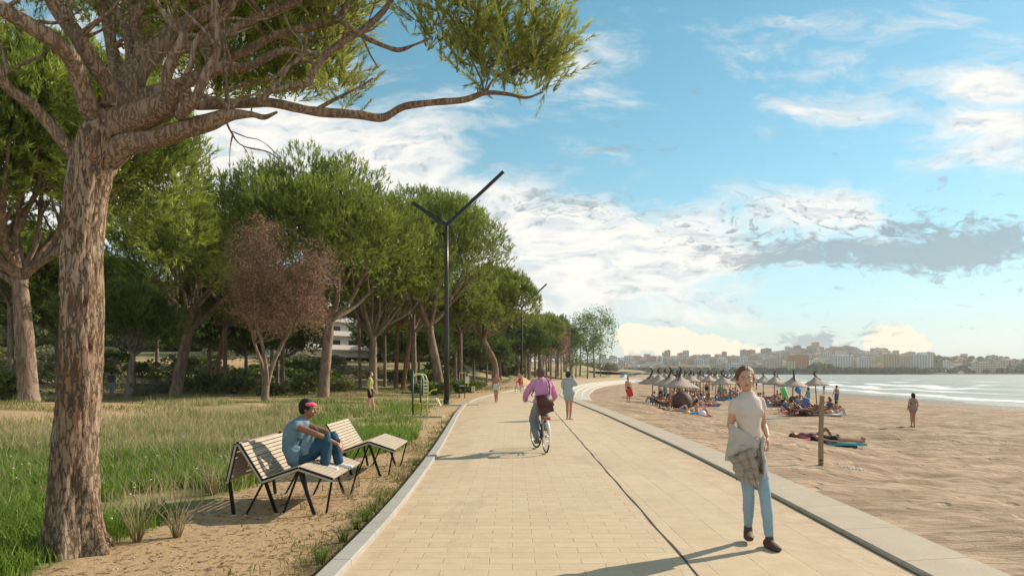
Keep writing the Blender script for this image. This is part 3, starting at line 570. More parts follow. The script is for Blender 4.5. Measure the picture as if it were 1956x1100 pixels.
# ---- stone pines of the grove
def pine(name, seed, H, fork, rx, rtr, lean=(0, 0), bottom=.45, nsh=3600, sl_=.45, bark=M_BARK, leaf=M_PINE, nw=.05, K=9, top_h=None, asym=(0, 0), nlimb=9, forkoff=(0, 0), ry=None):
    """stone pine: H height, fork height, rx crown radius, rtr trunk radius; base at the origin"""
    rg = np.random.default_rng(seed); ry = ry or rx
    root = link(name, None)
    f0 = np.array([forkoff[0], forkoff[1], fork]); mid = f0*.5+np.array([lean[0], lean[1], 0])
    brs = [[(0, 0, -.3, rtr*1.5), (0, 0, .0, rtr*1.25), (*(mid*.3), rtr*1.04), (*mid, rtr*.95), (*(f0*.85+mid*.15*np.array([1, 1, 0])), rtr*.85), (*f0, rtr*.85)]]
    cb = bottom*H; cz = cb+(H-cb)*.15; cc_ = np.array([f0[0]+asym[0], f0[1]+asym[1], 0])
    lobes = []; nl_ = int(9+rx*1.5)
    for k in range(nl_):
        a = 2*math.pi*(k*.381966)+rg.uniform(-.2, .2); rr_ = math.sqrt((k+.5)/nl_)*.80
        dome = math.sqrt(max(0, 1-(rr_*.98)**2)); zz = cz+(H-cz)*(.0+.74*dome**1.7)-.02*H+rg.uniform(-.05, .05)*(H-cb)
        lr = rx*rg.uniform(.28, .40)
        lobes.append((cc_+np.array([math.cos(a)*rx*rr_, math.sin(a)*ry*rr_, zz]), np.array([lr, lr, (H-cb)*rg.uniform(.24, .34)])))
    for k in range(nlimb):
        lb = lobes[(k*5+3) % nl_][0] if k < nl_ else lobes[k % nl_][0]; e = lb*np.array([1, 1, 1])-[0, 0, .1*H*rg.random()]
        m1 = f0+(e-f0)*.33+np.array([rg.normal()*.25, rg.normal()*.25, -(.03)*H]); m2 = f0+(e-f0)*.68+rg.normal(size=3)*.25
        r0 = rtr*rg.uniform(.38, .6); s0 = f0-np.array([0, 0, rg.uniform(0, .12)*fork])
        brs.append([(*s0, r0), (*m1, r0*.72), (*m2, r0*.45), (*e, r0*.16)])
        for j in range(3):
            o_ = m1+(m2-m1)*rg.random(); e2 = lobes[int(rg.integers(nl_))][0]*.5+e*.5+rg.normal(size=3)*.5; brs.append([(*o_, r0*.34), (*((o_+e2)/2+rg.normal(size=3)*.25), r0*.24), (*e2, r0*.08)])
    link('trunk', branches_mesh('trunk', brs, bark, 10, rtr*.16, seed, 4), root)
    Vs = []; Cs = []
    wts = np.array([l_[1][0]*l_[1][2] for l_ in lobes]); wts = wts/wts.sum()
    for (c_, r_), wt in zip(lobes, wts):
        n_ = int(nsh*wt*2.5); p_, d_ = ellpts(n_, c_, r_, rg, .72, .35)
        keep = fbm(p_*1.1/max(sl_*2, .4), 2, seed) > .34; p_ = p_[keep]; d_ = d_[keep]
        cl = fbm(p_*.9, 2, seed+3); p_ = p_+d_*((cl-.5)*sl_*3.8)[:, None]
        dd_ = d_*.75+np.array([0, 0, .8])+rg.normal(size=d_.shape)*.28
        v_, f_, tc_ = shoots(p_, dd_, rg.uniform(.6, 1.25, len(p_))*sl_, K, sl_*.62, nw*1.15, .5, rg, np.clip(rg.random(len(p_))*.45+(cl-.38)*1.5, 0, 1))  # clump tint paints lit outer tufts and dark gaps into the needle colour
        Vs.append(v_); Cs.append(tc_)
    V = np.concatenate(Vs)
    link('crown', mesh_np('crown', V, np.arange(len(V)).reshape(-1, 3), [leaf], col=np.concatenate(Cs)), root)
    return root
def place(o, px, Y_, rz=0, sc=1.0, z=None):
    x_ = (px-HX)/F*Y_; o.location = (x_, Y_, float(gz(x_, Y_)) if z is None else z); o.rotation_euler = (0, 0, rz); o.scale = (sc,)*3; return o
def pine_px(label, base, Y_, wtr, forkp, box, seed, **kw):   # base px,py; trunk width px; fork px; crown box (x0, x1, top, bottom)
    k = Y_/F; zb = float(gz((base-HX)/F*Y_, Y_)); H = EYE+(HY-box[2])*k-zb; fk = EYE+(HY-forkp[1])*k-zb; bt = (EYE+(HY-box[3])*k-zb)/H
    rx = (box[1]-box[0])/2*k; cx = ((box[0]+box[1])/2-base)*k; fo = (forkp[0]-base)*k
    o = pine('pine_tree', seed, H, fk, rx, wtr*k/2, bottom=bt, forkoff=(fo, 0), asym=(cx-fo, 0), **kw)
    place(o, base, Y_); return tag(o, label, 'tree')
PT = [
 pine_px('stout pale-trunked pine at the left edge, behind the big foreground trunk', 56, 30, 34, (38, 520), (-190, 385, 95, 520), 11, nsh=7500, sl_=.5, K=14, nw=.045, nlimb=11),
 pine_px('pine with pale forked trunk and one long low bare branch, left of the russet tree', 335, 54, 21, (360, 622), (190, 480, 392, 610), 12, nsh=3600, nlimb=12),
 pine_px('small dark pine leaning over the sandy trail beside the walking man', 243, 46, 12, (254, 672), (140, 340, 555, 665), 13, nsh=1800, leaf=M_PINED, bark=M_BARKG),
 pine_px('slender pine with reddish trunk just left of the russet tree', 408, 66, 9, (432, 605), (330, 520, 430, 600), 14, nsh=2000, leaf=M_PINED, bark=M_BARKR),
 pine_px('largest dome crowned pine of the grove, trunk right of the russet tree', 617, 49, 20, (630, 600), (372, 825, 335, 590), 15, nsh=7000, sl_=.48, nlimb=12),
 pine_px('pine with spreading low limbs and dark trunk directly behind the girl in yellow', 712, 57, 16, (713, 640), (590, 862, 415, 625), 16, nsh=4600, nlimb=14),
 pine_px('tall pine whose trunk leans just left of the first lamp post', 842, 62, 18, (820, 620), (685, 972, 368, 600), 17, nsh=5200, nlimb=10),
 pine_px('pine with curved dark trunk at the path edge between the two lamp posts', 948, 84, 14, (922, 640), (858, 1032, 512, 640), 18, nsh=3400, sl_=.5, lean=(.5, 0), nw=.07, nlimb=16),
]
for (px, Y_, wt, fk, bx_, sd_, lb) in [(688, 74, 6, (686, 610), (640, 760, 520, 620), 21, 'thin straight pine stem between the dome crowned pine and the girl in yellow'),
        (756, 78, 8, (760, 615), (690, 850, 470, 610), 22, 'thin pine with straight reddish stem, left one of the pair by the lamp post'),
        (770, 70, 9, (785, 620), (700, 870, 450, 610), 23, 'slim pine with slanting reddish stem, right one of the pair by the lamp post'),
        (791, 66, 11, (790, 625), (720, 880, 420, 610), 24, 'dark pine stem just behind the nearer exercise frame')]:
    pine_px(lb, px, Y_, wt, fk, bx_, sd_, nsh=1800, leaf=M_PINED, bark=M_BARKR if sd_ in (22, 23) else M_BARK, nlimb=6)
proto = [pine('pine_tree', 41, 9.0, 4.6, 5.2, .22, bottom=.42, nsh=2600, sl_=.5, leaf=M_PINED, nw=.08), pine('pine_tree', 42, 7.5, 3.2, 4.6, .18, bottom=.36, nsh=2300, sl_=.5, leaf=M_PINED, bark=M_BARKG, nw=.08),
         pine('pine_tree', 43, 12, 7, 5.0, .22, bottom=.55, nsh=2300, sl_=.5, leaf=M_PINE, nw=.08)]
BACK = [(-60, 62, 0, 1.25), (110, 70, 0, 1.2), (60, 95, 1, 1.5), (190, 88, 0, 1.4), (300, 100, 1, 1.5), (255, 72, 2, .95), (400, 90, 0, 1.3), (470, 78, 1, 1.15), (520, 96, 0, 1.35), (530, 84, 1, 1.1), (470, 120, 2, 1.2), (530, 115, 0, 1.2),
        (735, 108, 0, .95), (800, 96, 1, 1.05), (780, 125, 0, 1.2), (870, 104, 0, 1.1), (905, 118, 1, 1.2), (850, 140, 2, 1.2), (955, 130, 0, 1.35), (930, 112, 1, .9), (990, 150, 2, 1.15), (1010, 132, 0, 1.05), (1030, 170, 2, 1.25), (975, 175, 0, 1.6),
        (1048, 205, 2, 1.35), (1066, 195, 2, 1.15), (1022, 190, 2, 1.2), (350, 74, 0, 1.05), (20, 52, 2, 1.0), (150, 56, 2, .95), (735, 84, 2, .9), (540, 62, 2, .9), (430, 60, 2, .85), (880, 76, 2, .9)]
used = set()
for i, (px, Y_, k, sc) in enumerate(BACK):
    o = proto[k] if k not in used else copy_tree(proto[k]); used.add(k); place(o, px, Y_, i*2.1, sc*1.0)
    _g = ('broad dark umbrella pine', 'low grey trunked umbrella pine', 'tall green umbrella pine')[k]+(' just behind the front row of the grove' if Y_ < 80 else ' deep in the grove' if px < 940 else ' near the far bend of the promenade'); tag(o, _g, 'tree', _g.replace('pine', 'pines', 1))

def leaf_tree(name, seed, H, stems, blobs_, leaf, nleaf, lsz, bark=M_BARKG, shell=.3, nbr=26):
    rg = np.random.default_rng(seed); root = link(name, None); brs = []
    for st in stems: brs.append(st)
    for k in range(nbr):
        c_, r_ = blobs_[k % len(blobs_)]; st = stems[k % len(stems)]; i_ = int(rg.integers(max(1, len(st)//2), len(st))); s0 = np.array(st[i_]); e, _d = ellpts(1, c_, np.array(r_)*.95, rg, .5, .4); e = e[0]
        m1 = s0[:3]*.5+e*.5+rg.normal(size=3)*.2; brs.append([(*s0[:3], s0[3]*.5), (*m1, s0[3]*.3), (*e, s0[3]*.08)])
        for j in range(3):
            e2, _d = ellpts(1, c_, np.array(r_)*.95, rg, .4); e2 = e2[0]*.6+e*.4; brs.append([(*m1, s0[3]*.2), (*(m1*.5+e2*.5+rg.normal(size=3)*.15), s0[3]*.13), (*e2, s0[3]*.05)])
    link('trunk', branches_mesh('trunk', brs, bark, 8, .0, seed, 4), root)
    Vs = []; Cs = []; tot = sum(r_[0]*r_[1]*r_[2] for _c, r_ in blobs_)
    for c_, r_ in blobs_:
        n_ = int(nleaf*r_[0]*r_[1]*r_[2]/tot); p_, d_ = ellpts(n_, c_, r_, rg, shell); keep = fbm(p_*1.5/max(lsz*8, .5), 3, seed) > .47
        p_ = p_[keep]+rg.normal(size=(keep.sum(), 3))*lsz; n_ = len(p_)
        a = norm(rg.normal(size=(n_, 3))); b_ = norm(np.cross(a, rg.normal(size=(n_, 3)))); s_ = lsz*rg.uniform(.6, 1.3, (n_, 1))
        Vs.append(np.stack([p_-b_*s_*.35, p_+a*s_*.2-b_*0, p_+b_*s_*.35, p_+a*s_], 1)[:, [0, 1, 2, 3]].reshape(-1, 3)); Cs.append(np.repeat(rg.random(n_), 4))
    V = np.concatenate(Vs); Fc = np.arange(len(V)).reshape(-1, 4)
    link('crown', mesh_np('crown', V, Fc, [leaf], col=np.concatenate(Cs)[:, None]*np.ones((1, 3))), root); return root
k = 39.5/F
def q3(px, py, dy=0, bpx=506, bpy=768): return ((px-bpx)*k, dy, (bpy-py)*k)
st = [[(*q3(508, 775), .22), (*q3(509, 740), .17), (*q3(522, 690, .1), .13), (*q3(545, 640, .3), .10), (*q3(590, 560, .3), .07), (*q3(605, 480), .03)],
      [(*q3(504, 772), .2), (*q3(512, 720, -.2), .12), (*q3(505, 660, -.3), .10), (*q3(490, 600, -.3), .08), (*q3(488, 500), .04), (*q3(500, 440), .02)],
      [(*q3(503, 770), .15), (*q3(500, 710, .3), .10), (*q3(480, 655, .5), .08), (*q3(462, 590, .5), .05), (*q3(455, 540, .3), .02)]]
bl = [(q3(488, 500), (1.9, 1.7, 2.7)), (q3(462, 570), (1.2, 1.3, 1.7)), (q3(603, 520), (1.35, 1.4, 2.1)), (q3(560, 570), (1.8, 1.6, 1.7)), (q3(520, 600), (1.8, 1.5, 1.4)), (q3(500, 440), (1.1, 1.1, .9)), (q3(600, 610), (1.0, 1.1, 1.1))]
o = leaf_tree('russet_tree', 61, 10, st, bl, M_RED, 52000, .088, M_BARK, .15, 60); place(o, 506, 39.5, z=float(gz(-13.8, 39.5))); tag(o, 'russet brown small-leaved tree with several slender stems between the pines', 'tree')
def simple_tree(label, px, Y_, top, w_, seed, leaf, n=9000, lsz=.2, base=None, group=None):
    k = Y_/F; x_ = (px-HX)*k; zb = float(gz(x_, Y_)) if base is None else base; H = EYE+(HY-top)*k-zb; rw = w_/2*k; rg = np.random.default_rng(seed)
    st = [[(0, 0, -.3, .2), (.1, 0, H*.15, .17), (-.2+.5*j, .2*j, H*.35, .12), ((j-.5)*rw*.7, .3*j, H*.65, .06), ((j-.5)*rw*.9, 0, H*.85, .02)] for j in (0, 1)]
    bl = [((0, 0, H*.62), (rw*.85, rw*.8, H*.30)), ((rw*.35, .3, H*.72), (rw*.6, rw*.6, H*.24)), ((-rw*.45, 0, H*.55), (rw*.5, rw*.6, H*.22)), ((rw*.55, -.2, H*.5), (rw*.42, rw*.5, H*.2)), ((0, 0, H*.35), (rw*.5, rw*.5, H*.12))]
    o = leaf_tree('leafy_tree', seed, H, st, bl, leaf, n, lsz, M_BARKG, .35, 14); place(o, px, Y_, z=zb); return tag(o, label, 'tree', group)
simple_tree('bright green broadleaf tree at the far bend of the promenade, nearest the beach', 1122, 196, 578, 118, 71, M_LEAF, 12000, .5)
simple_tree('brown leaved thin tree just left of the bright green broadleaf tree', 1062, 176, 612, 52, 72, M_RED, 6000, .34)
simple_tree('smaller green broadleaf tree between the brown tree and the bright green one', 1092, 188, 630, 60, 73, M_LEAF, 6000, .4)
simple_tree('brown leaved thin tree beyond the second lamp post', 1036, 168, 632, 44, 74, M_RED, 5000, .3)
def dead_grove():                                         # bare tall trunks at the far end, each a tree of its own
    mb = []; src = []
    for s_ in range(3):
        rg = np.random.default_rng(80+s_); root = link('bare_tree', None); H = 8+s_
        brs = [[(0, 0, -.3, .22), (.05, 0, 2, .18), (rg.normal()*.2, 0, 5, .13), (rg.normal()*.3, 0, H, .05)]]
        for j in range(12):
            z_ = rg.uniform(2.5, H-.5); d_ = np.array([rg.normal(), rg.normal(), .5]); d_ /= np.linalg.norm(d_); L_ = rg.uniform(.8, 2.2); brs.append([(0, 0, z_, .05), (*(d_*L_*.5+[0, 0, z_]), .035), (*(d_*L_+[0, 0, z_+.2]), .012)])
        link('trunk', branches_mesh('trunk', brs, M_BARKG, 7, 0, 80+s_, 3), root); src.append(root)
    n = 0
    for i, (px, Y_) in enumerate([(1012, 160), (1022, 172), (1034, 155), (1044, 183), (1052, 165), (1062, 188), (1072, 178), (1082, 200), (1090, 184), (1100, 205), (1108, 212), (1135, 214), (1147, 226), (1004, 150), (1029, 195), (985, 165), (968, 150), (1078, 215)]):
        o = src[i] if i < 3 else copy_tree(src[i % 3]); place(o, px, Y_, i*1.3, 1.05+.25*((i*7) % 3))
        tag(o, 'tall bare grey tree trunk in the misty stand at the far bend of the promenade', 'tree', 'bare trunks at the far bend')
dead_grove()

# bushes
def bush_mesh(seed, leaf, n=1500, lsz=.11):
    rg = np.random.default_rng(seed); Vs = []; Cs = []
    for k in range(6):
        c_ = np.array([rg.uniform(-.6, .6), rg.uniform(-.5, .5), rg.uniform(.2, .5)]); r_ = np.array([rg.uniform(.3, .55)]*2+[rg.uniform(.3, .5)])
        p_, d_ = ellpts(n//6, c_, r_, rg, .6, .6); p_[:, 2] = np.abs(p_[:, 2]); m_ = len(p_); a = norm(d_+rg.normal(size=(m_, 3))*.8); b_ = norm(np.cross(a, rg.normal(size=(m_, 3)))); s_ = lsz*rg.uniform(.6, 1.4, (m_, 1))
        Vs.append(np.stack([p_-b_*s_*.4, p_+a*s_*.3, p_+b_*s_*.4, p_+a*s_*1.2], 1).reshape(-1, 3)); Cs.append(np.repeat(rg.random(m_), 4))
    V = np.concatenate(Vs); return mesh_np('bush', V, np.arange(len(V)).reshape(-1, 4), [leaf], col=np.concatenate(Cs)[:, None]*np.ones((1, 3)))
BM = [bush_mesh(91, M_BUSH), bush_mesh(92, M_BUSHG), bush_mesh(93, M_PINED, 1700, .13)]
rg = np.random.default_rng(17); bl = []
for px, Y_, w_, h_, k_ in [(450, 58, 2.8, 1.9, 0), (395, 60, 2.2, 2.2, 0), (520, 54, 2.2, 1.1, 0), (590, 56, 2.2, 2.1, 0), (650, 62, 2.0, 1.5, 0), (560, 62, 1.6, 1.3, 1), (300, 58, 1.8, 1.4, 1), (315, 62, 1.4, 1.5, 0), (270, 50, 1.1, 1.0, 1), (205, 60, 1.6, 2.0, 1), (15, 36, 2.4, 2.4, 0), (-40, 40, 2.6, 3.0, 0),
        (815, 58, 2.2, 1.3, 2), (838, 54, 1.6, 1.2, 2), (880, 60, 1.9, 1.3, 2), (900, 72, 2.2, 1.3, 0), (1022, 108, 1.9, 1.0, 2), (1155, 205, 3.2, 2.0, 0), (1168, 200, 2.2, 1.2, 1), (360, 64, 1.6, 1.4, 0), (480, 66, 2.2, 1.6, 1), (430, 74, 3.0, 2.4, 0)]: bl.append((px, Y_, w_, h_, k_))
for i in range(46):
    bl.append((rg.uniform(-60, 1000), rg.uniform(84, 135), rg.uniform(2.0, 4.6), rg.uniform(1.4, 3.2), int(rg.integers(3))))
for i, (px, Y_, w_, h_, k_) in enumerate(bl):
    x_ = (px-HX)/F*Y_
    if x_ > XL(Y_)-1.5: continue
    o = link('bush', BM[k_], None, (x_, Y_, float(gz(x_, Y_))-.05), i*1.7); o.scale = (w_, w_*.9, h_)
    _g = ('dark green scrub bush', 'dry grey green scrub bush', 'dense deep green bush')[k_]+(' close to the front pine trunks' if Y_ < 84 else ' far back in the grove'); tag(o, _g, 'bush', _g.replace('bush', 'bushes'))

# the wood that closes the view behind the grove
rg = np.random.default_rng(29); Vs = []; Cs = []
for i in range(260):
    Y_ = rg.uniform(150, 200); px = rg.uniform(-250, 1000); x_ = (px-HX)/F*Y_
    if x_ > XL(Y_)-8 or (612 < px < 705 and Y_ < 175): continue
    hh = rg.uniform(4, 8.5)*(1 if px < 900 else .7); z_ = float(gz(x_, Y_)); n_ = 190; p_, d_ = ellpts(n_, (x_, Y_, z_+hh*.55), (hh*.7, hh*.7, hh*.5), rg, .7)
    a = norm(rg.normal(size=(n_, 3))); b_ = norm(np.cross(a, rg.normal(size=(n_, 3)))); s_ = hh*.11
    Vs.append(np.stack([p_-a*s_, p_-b_*s_, p_+a*s_, p_+b_*s_], 1).reshape(-1, 3)); Cs.append(np.repeat(rg.random(n_), 4))
V = np.concatenate(Vs); tag(link('distant_wood', mesh_np('distant_wood', V, np.arange(len(V)).reshape(-1, 4), [M_BUSH], col=np.concatenate(Cs)[:, None]*np.ones((1, 3)))), kind='stuff')
# grasses
def blades(n, fx, hgt, wid, lean, rg, dens=None):
    x_, y_ = fx(n); z_ = gz(x_, y_); m_ = len(x_)
    az = rg.uniform(0, 2*np.pi, m_); H = hgt*rg.uniform(.5, 1.25, m_)*(.45+1.1*n2(x_, y_, .8, 3, 91)); w_ = wid*rg.uniform(.7, 1.3, m_)*(1+y_/22)
    ln = lean*rg.uniform(.2, 1.2, m_); dx, dy = np.cos(az), np.sin(az); a2 = rg.uniform(0, 2*np.pi, m_); sx, sy = np.cos(a2)*w_/2, np.sin(a2)*w_/2
    def pt(t, s_): return np.stack([x_+dx*ln*H*t*t+sx*s_, y_+dy*ln*H*t*t+sy*s_, z_-.02+H*t*(1-.25*ln*t)], -1)
    a, b_, c, d, e = pt(0, 1), pt(0, -1), pt(.5, .8), pt(.5, -.8), pt(1, 0)
    V = np.stack([a, b_, d, c, e], 1).reshape(-1, 3); i = np.arange(m_)[:, None]*5
    Fc = np.concatenate([i+[0, 1, 2], i+[0, 2, 3], i+[3, 2, 4]], 1).reshape(-1, 3); return V, Fc, np.repeat(rg.random(m_), 5)[:, None]*np.ones((1, 3))
rg = np.random.default_rng(23)
def scatter(xr, yr_, keepf, n):
    y_ = yr_[0]+(yr_[1]-yr_[0])*rg.random(n)**1.5; x_ = xr[0]+(xr[1]-xr[0])*rg.random(n); k_ = rg.random(n) < keepf(x_, y_); return x_[k_], y_[k_]
def px_of(x_, y_): return HX+F*x_/y_
def edge(x_, y_):                                        # where the meadow meets the bare sand round the benches
    w_ = .7*(n2(x_, y_, 1.1, 3, 51)-.5); e_ = np.interp(y_, [4, 6, 7.3, 8.2, 9.5, 11.5, 13.5, 15, 20, 28, 34], [-4.3, -4.0, -3.75, -3.85, -3.9, -3.55, -3.1, -2.35, -2.45, -3.3, -4])
    return sm(e_-x_+w_, -.08, .25)
def mound(x_, y_): return np.exp(-((x_+17.5)/6.)**2-((y_-26)/7.)**2)+.7*sm(n2(x_, y_, 3.5, 3, 77), .52, .6)*sm(y_, 14, 24)
def kgreen(x_, y_): return edge(x_, y_)*sm(n2(x_, y_, 1.6, 3, 53), .30, .46)*(1-sm(y_, 9.5, 14)*.82*(1-np.clip(np.exp(-((x_+3.6)/1.8)**2-((y_-18)/5)**2)+np.exp(-((x_+6.8)/2.8)**2-((y_-13.2)/3)**2), 0, 1)*.95))*np.clip(1-1.3*mound(x_, y_), 0, 1)
def kdry(x_, y_): return edge(x_, y_)*sm(y_, 6.5, 11)*(1-sm(px_of(x_, y_), 540, 600)*sm(y_, 10, 13)*.93)*sm(n2(x_, y_, 1.9, 3, 57), .26, .44)*(.30+.70*sm(y_, 11.5, 16))*np.clip(1-1.4*mound(x_, y_), 0, 1)*(1-sm(y_, 28, 34))
M_GR = leafmat('grass_green', (.07, .13, .014), (.25, .36, .055), .42); M_DR = leafmat('grass_dry', (.26, .22, .10), (.58, .47, .29), .35)
V, Fc, C_ = blades(0, lambda n: scatter((-15, -2.2), (4.2, 34), kgreen, 330000), .29, .0105, .55, rg); tag(link('green_grass', mesh_np('green_grass', V, Fc, [M_GR], col=C_)), kind='stuff')
V, Fc, C_ = blades(0, lambda n: scatter((-24, -2.2), (6, 44), kdry, 260000), .36, .0065, .5, rg); tag(link('dry_grass', mesh_np('dry_grass', V, Fc, [M_DR], col=C_)), kind='stuff')
def kfar(x_, y_): return sm(XL(y_)-x_, .6, 2.2)*sm(n2(x_, y_, 2.4, 3, 61), .45, .6)*.8
M_GR2 = leafmat('grass_olive', (.12, .13, .03), (.33, .31, .11), .3)
V, Fc, C_ = blades(0, lambda n: scatter((-30, 2), (24, 80), kfar, 120000), .16, .010, .6, rg); tag(link('short_grass', mesh_np('short_grass', V, Fc, [M_GR2], col=C_)), kind='stuff')
def kweed(x_, y_): d_ = XL(y_)-.2-x_; return (d_ > 0)*np.exp(-d_/.28)*sm(n2(x_, y_, .7, 3, 63), .45, .62)
V, Fc, C_ = blades(0, lambda n: scatter((-3.6, -1.5), (4.5, 30), kweed, 52000), .11, .008, .8, rg); tag(link('kerb_weeds', mesh_np('kerb_weeds', V, Fc, [M_GR2], col=C_)), kind='stuff')
# wild flowers
fx, fy = scatter((-12, -3.2), (4.5, 16), lambda a, b: edge(a, b)*.9, 260); mb = MB()
for i, (a, b_) in enumerate(zip(fx, fy)): mb.ell((a, b_, float(gz(a, b_))+rg.uniform(.2, .36)), (.013,)*2+(.007,), n=6, k=4, mi=int(i % 4 == 0))
tag(link('wild_flowers', mb.mesh('wild_flowers', [mat('petal_white', (.8, .8, .76), .7), mat('petal_red', (.6, .07, .05), .6)])), kind='stuff')
# fallen needles and bark flakes
rg4 = np.random.default_rng(88); n_ = 5200; y_ = 4.2+15*rg4.random(n_)**1.7; x_ = XL(y_)-.2-2.9*rg4.random(n_)**1.4; c_ = np.stack([x_, y_, gz(x_, y_)+.006], -1); az = rg4.uniform(0, 6.28, n_); L_ = rg4.uniform(.012, .04, n_)[:, None]; w_ = rg4.uniform(.002, .006, n_)[:, None]
dx = np.stack([np.cos(az), np.sin(az), 0*az], -1)*L_; dy = np.stack([-np.sin(az), np.cos(az), 0*az], -1)*w_; up = np.array([0, 0, .004])
V = np.stack([c_-dx-dy, c_+dx-dy, c_+dx+dy+up, c_-dx+dy+up], 1).reshape(-1, 3); tag(link('fallen_needles', mesh_np('fallen_needles', V, np.arange(len(V)).reshape(-1, 4), [mat('dead_needle', (.17, .10, .055), .9, var=.4, vscale=5)])), kind='stuff')
# pebbles and litter on the sand
mb = MB()
for i in range(420):
    y_ = 4.5+14*rg.random()**1.6; x_ = -3.9+2.2*rg.random(); r_ = rg.uniform(.004, .013); mb.ell((x_, y_, float(gz(x_, y_))+r_*.3), (r_, r_*.8, r_*.6), n=6, k=4)
tag(link('pebbles', mb.mesh('pebbles', [mat('pebble', (.5, .44, .36), .8, var=.4, vscale=3)])), kind='stuff')
def tuft(label, px, Y_, n, h, seed, group=None, m_=M_DR, cat='plant'):
    rg_ = np.random.default_rng(seed); x_ = (px-HX)/F*Y_; x_ = min(x_, float(XL(Y_))-.32); z0 = float(gz(x_, Y_)); az = rg_.uniform(0, 2*np.pi, n); sp = rg_.uniform(.15, .95, n); H = h*rg_.uniform(.5, 1.1, n); brs = []
    mb = MB()
    for a, s_, hh in zip(az, sp, H):
        d_ = np.array([math.cos(a), math.sin(a), 0]); p0 = d_*.03; p1 = d_*s_*hh*.4+[0, 0, hh*.6]; p2 = d_*s_*hh*.9+[0, 0, hh]
        mb.tube([p0, p1, p2], [.004, .003, .0012], 4)
        for t_ in (.55, .8):
            o_ = p1*(1-t_)+p2*t_ if t_ > .5 else p1; e = o_+rg_.normal(size=3)*.035+[0, 0, .03]; mb.tube([o_, e], [.0016, .001], 3)
    me = mb.mesh('dry_plant', m_); c = np.repeat(rg_.random(len(me.vertices)), 1)[:, None]*np.ones((1, 4)); at_ = me.color_attributes.new('tint', 'FLOAT_COLOR', 'POINT'); at_.data.foreach_set('color', c.astype(np.float32).ravel())
    return tag(link('dry_plant', me, None, (x_, Y_, z0-.01)), label, cat, group)
tuft('spiky dry grass clump on the sand just right of the foreground trunk', 262, 7.0, 34, .55, 1)
tuft('wide low dry twiggy clump on the sand between the foreground trunk and the benches', 338, 7.2, 44, .34, 2)
tuft('dry bushy clump at the meadow edge left of the nearer bench', 405, 9.7, 40, .5, 3)
for i, (px, Y_) in enumerate([(662, 9.6), (648, 10.2), (668, 9.4), (685, 10.4), (760, 11.6), (812, 11.0), (828, 14.5), (540, 8.9), (580, 8.7), (810, 12.2), (735, 8.7), (775, 10.9)]):
    tuft('wispy dry weed growing in the sand beside the slatted benches', px, Y_, 9, .22, 30+i, 'dry weeds by the benches')
for i, (px, Y_) in enumerate([(752, 8.4), (762, 8.0), (742, 7.6), (770, 9.0), (700, 7.0), (645, 6.2), (810, 12.8)]):
    tuft('leafy green weed patch in the soil against the left kerb', px, Y_, 26, .16, 60+i, 'green weeds by the left kerb', M_GR)
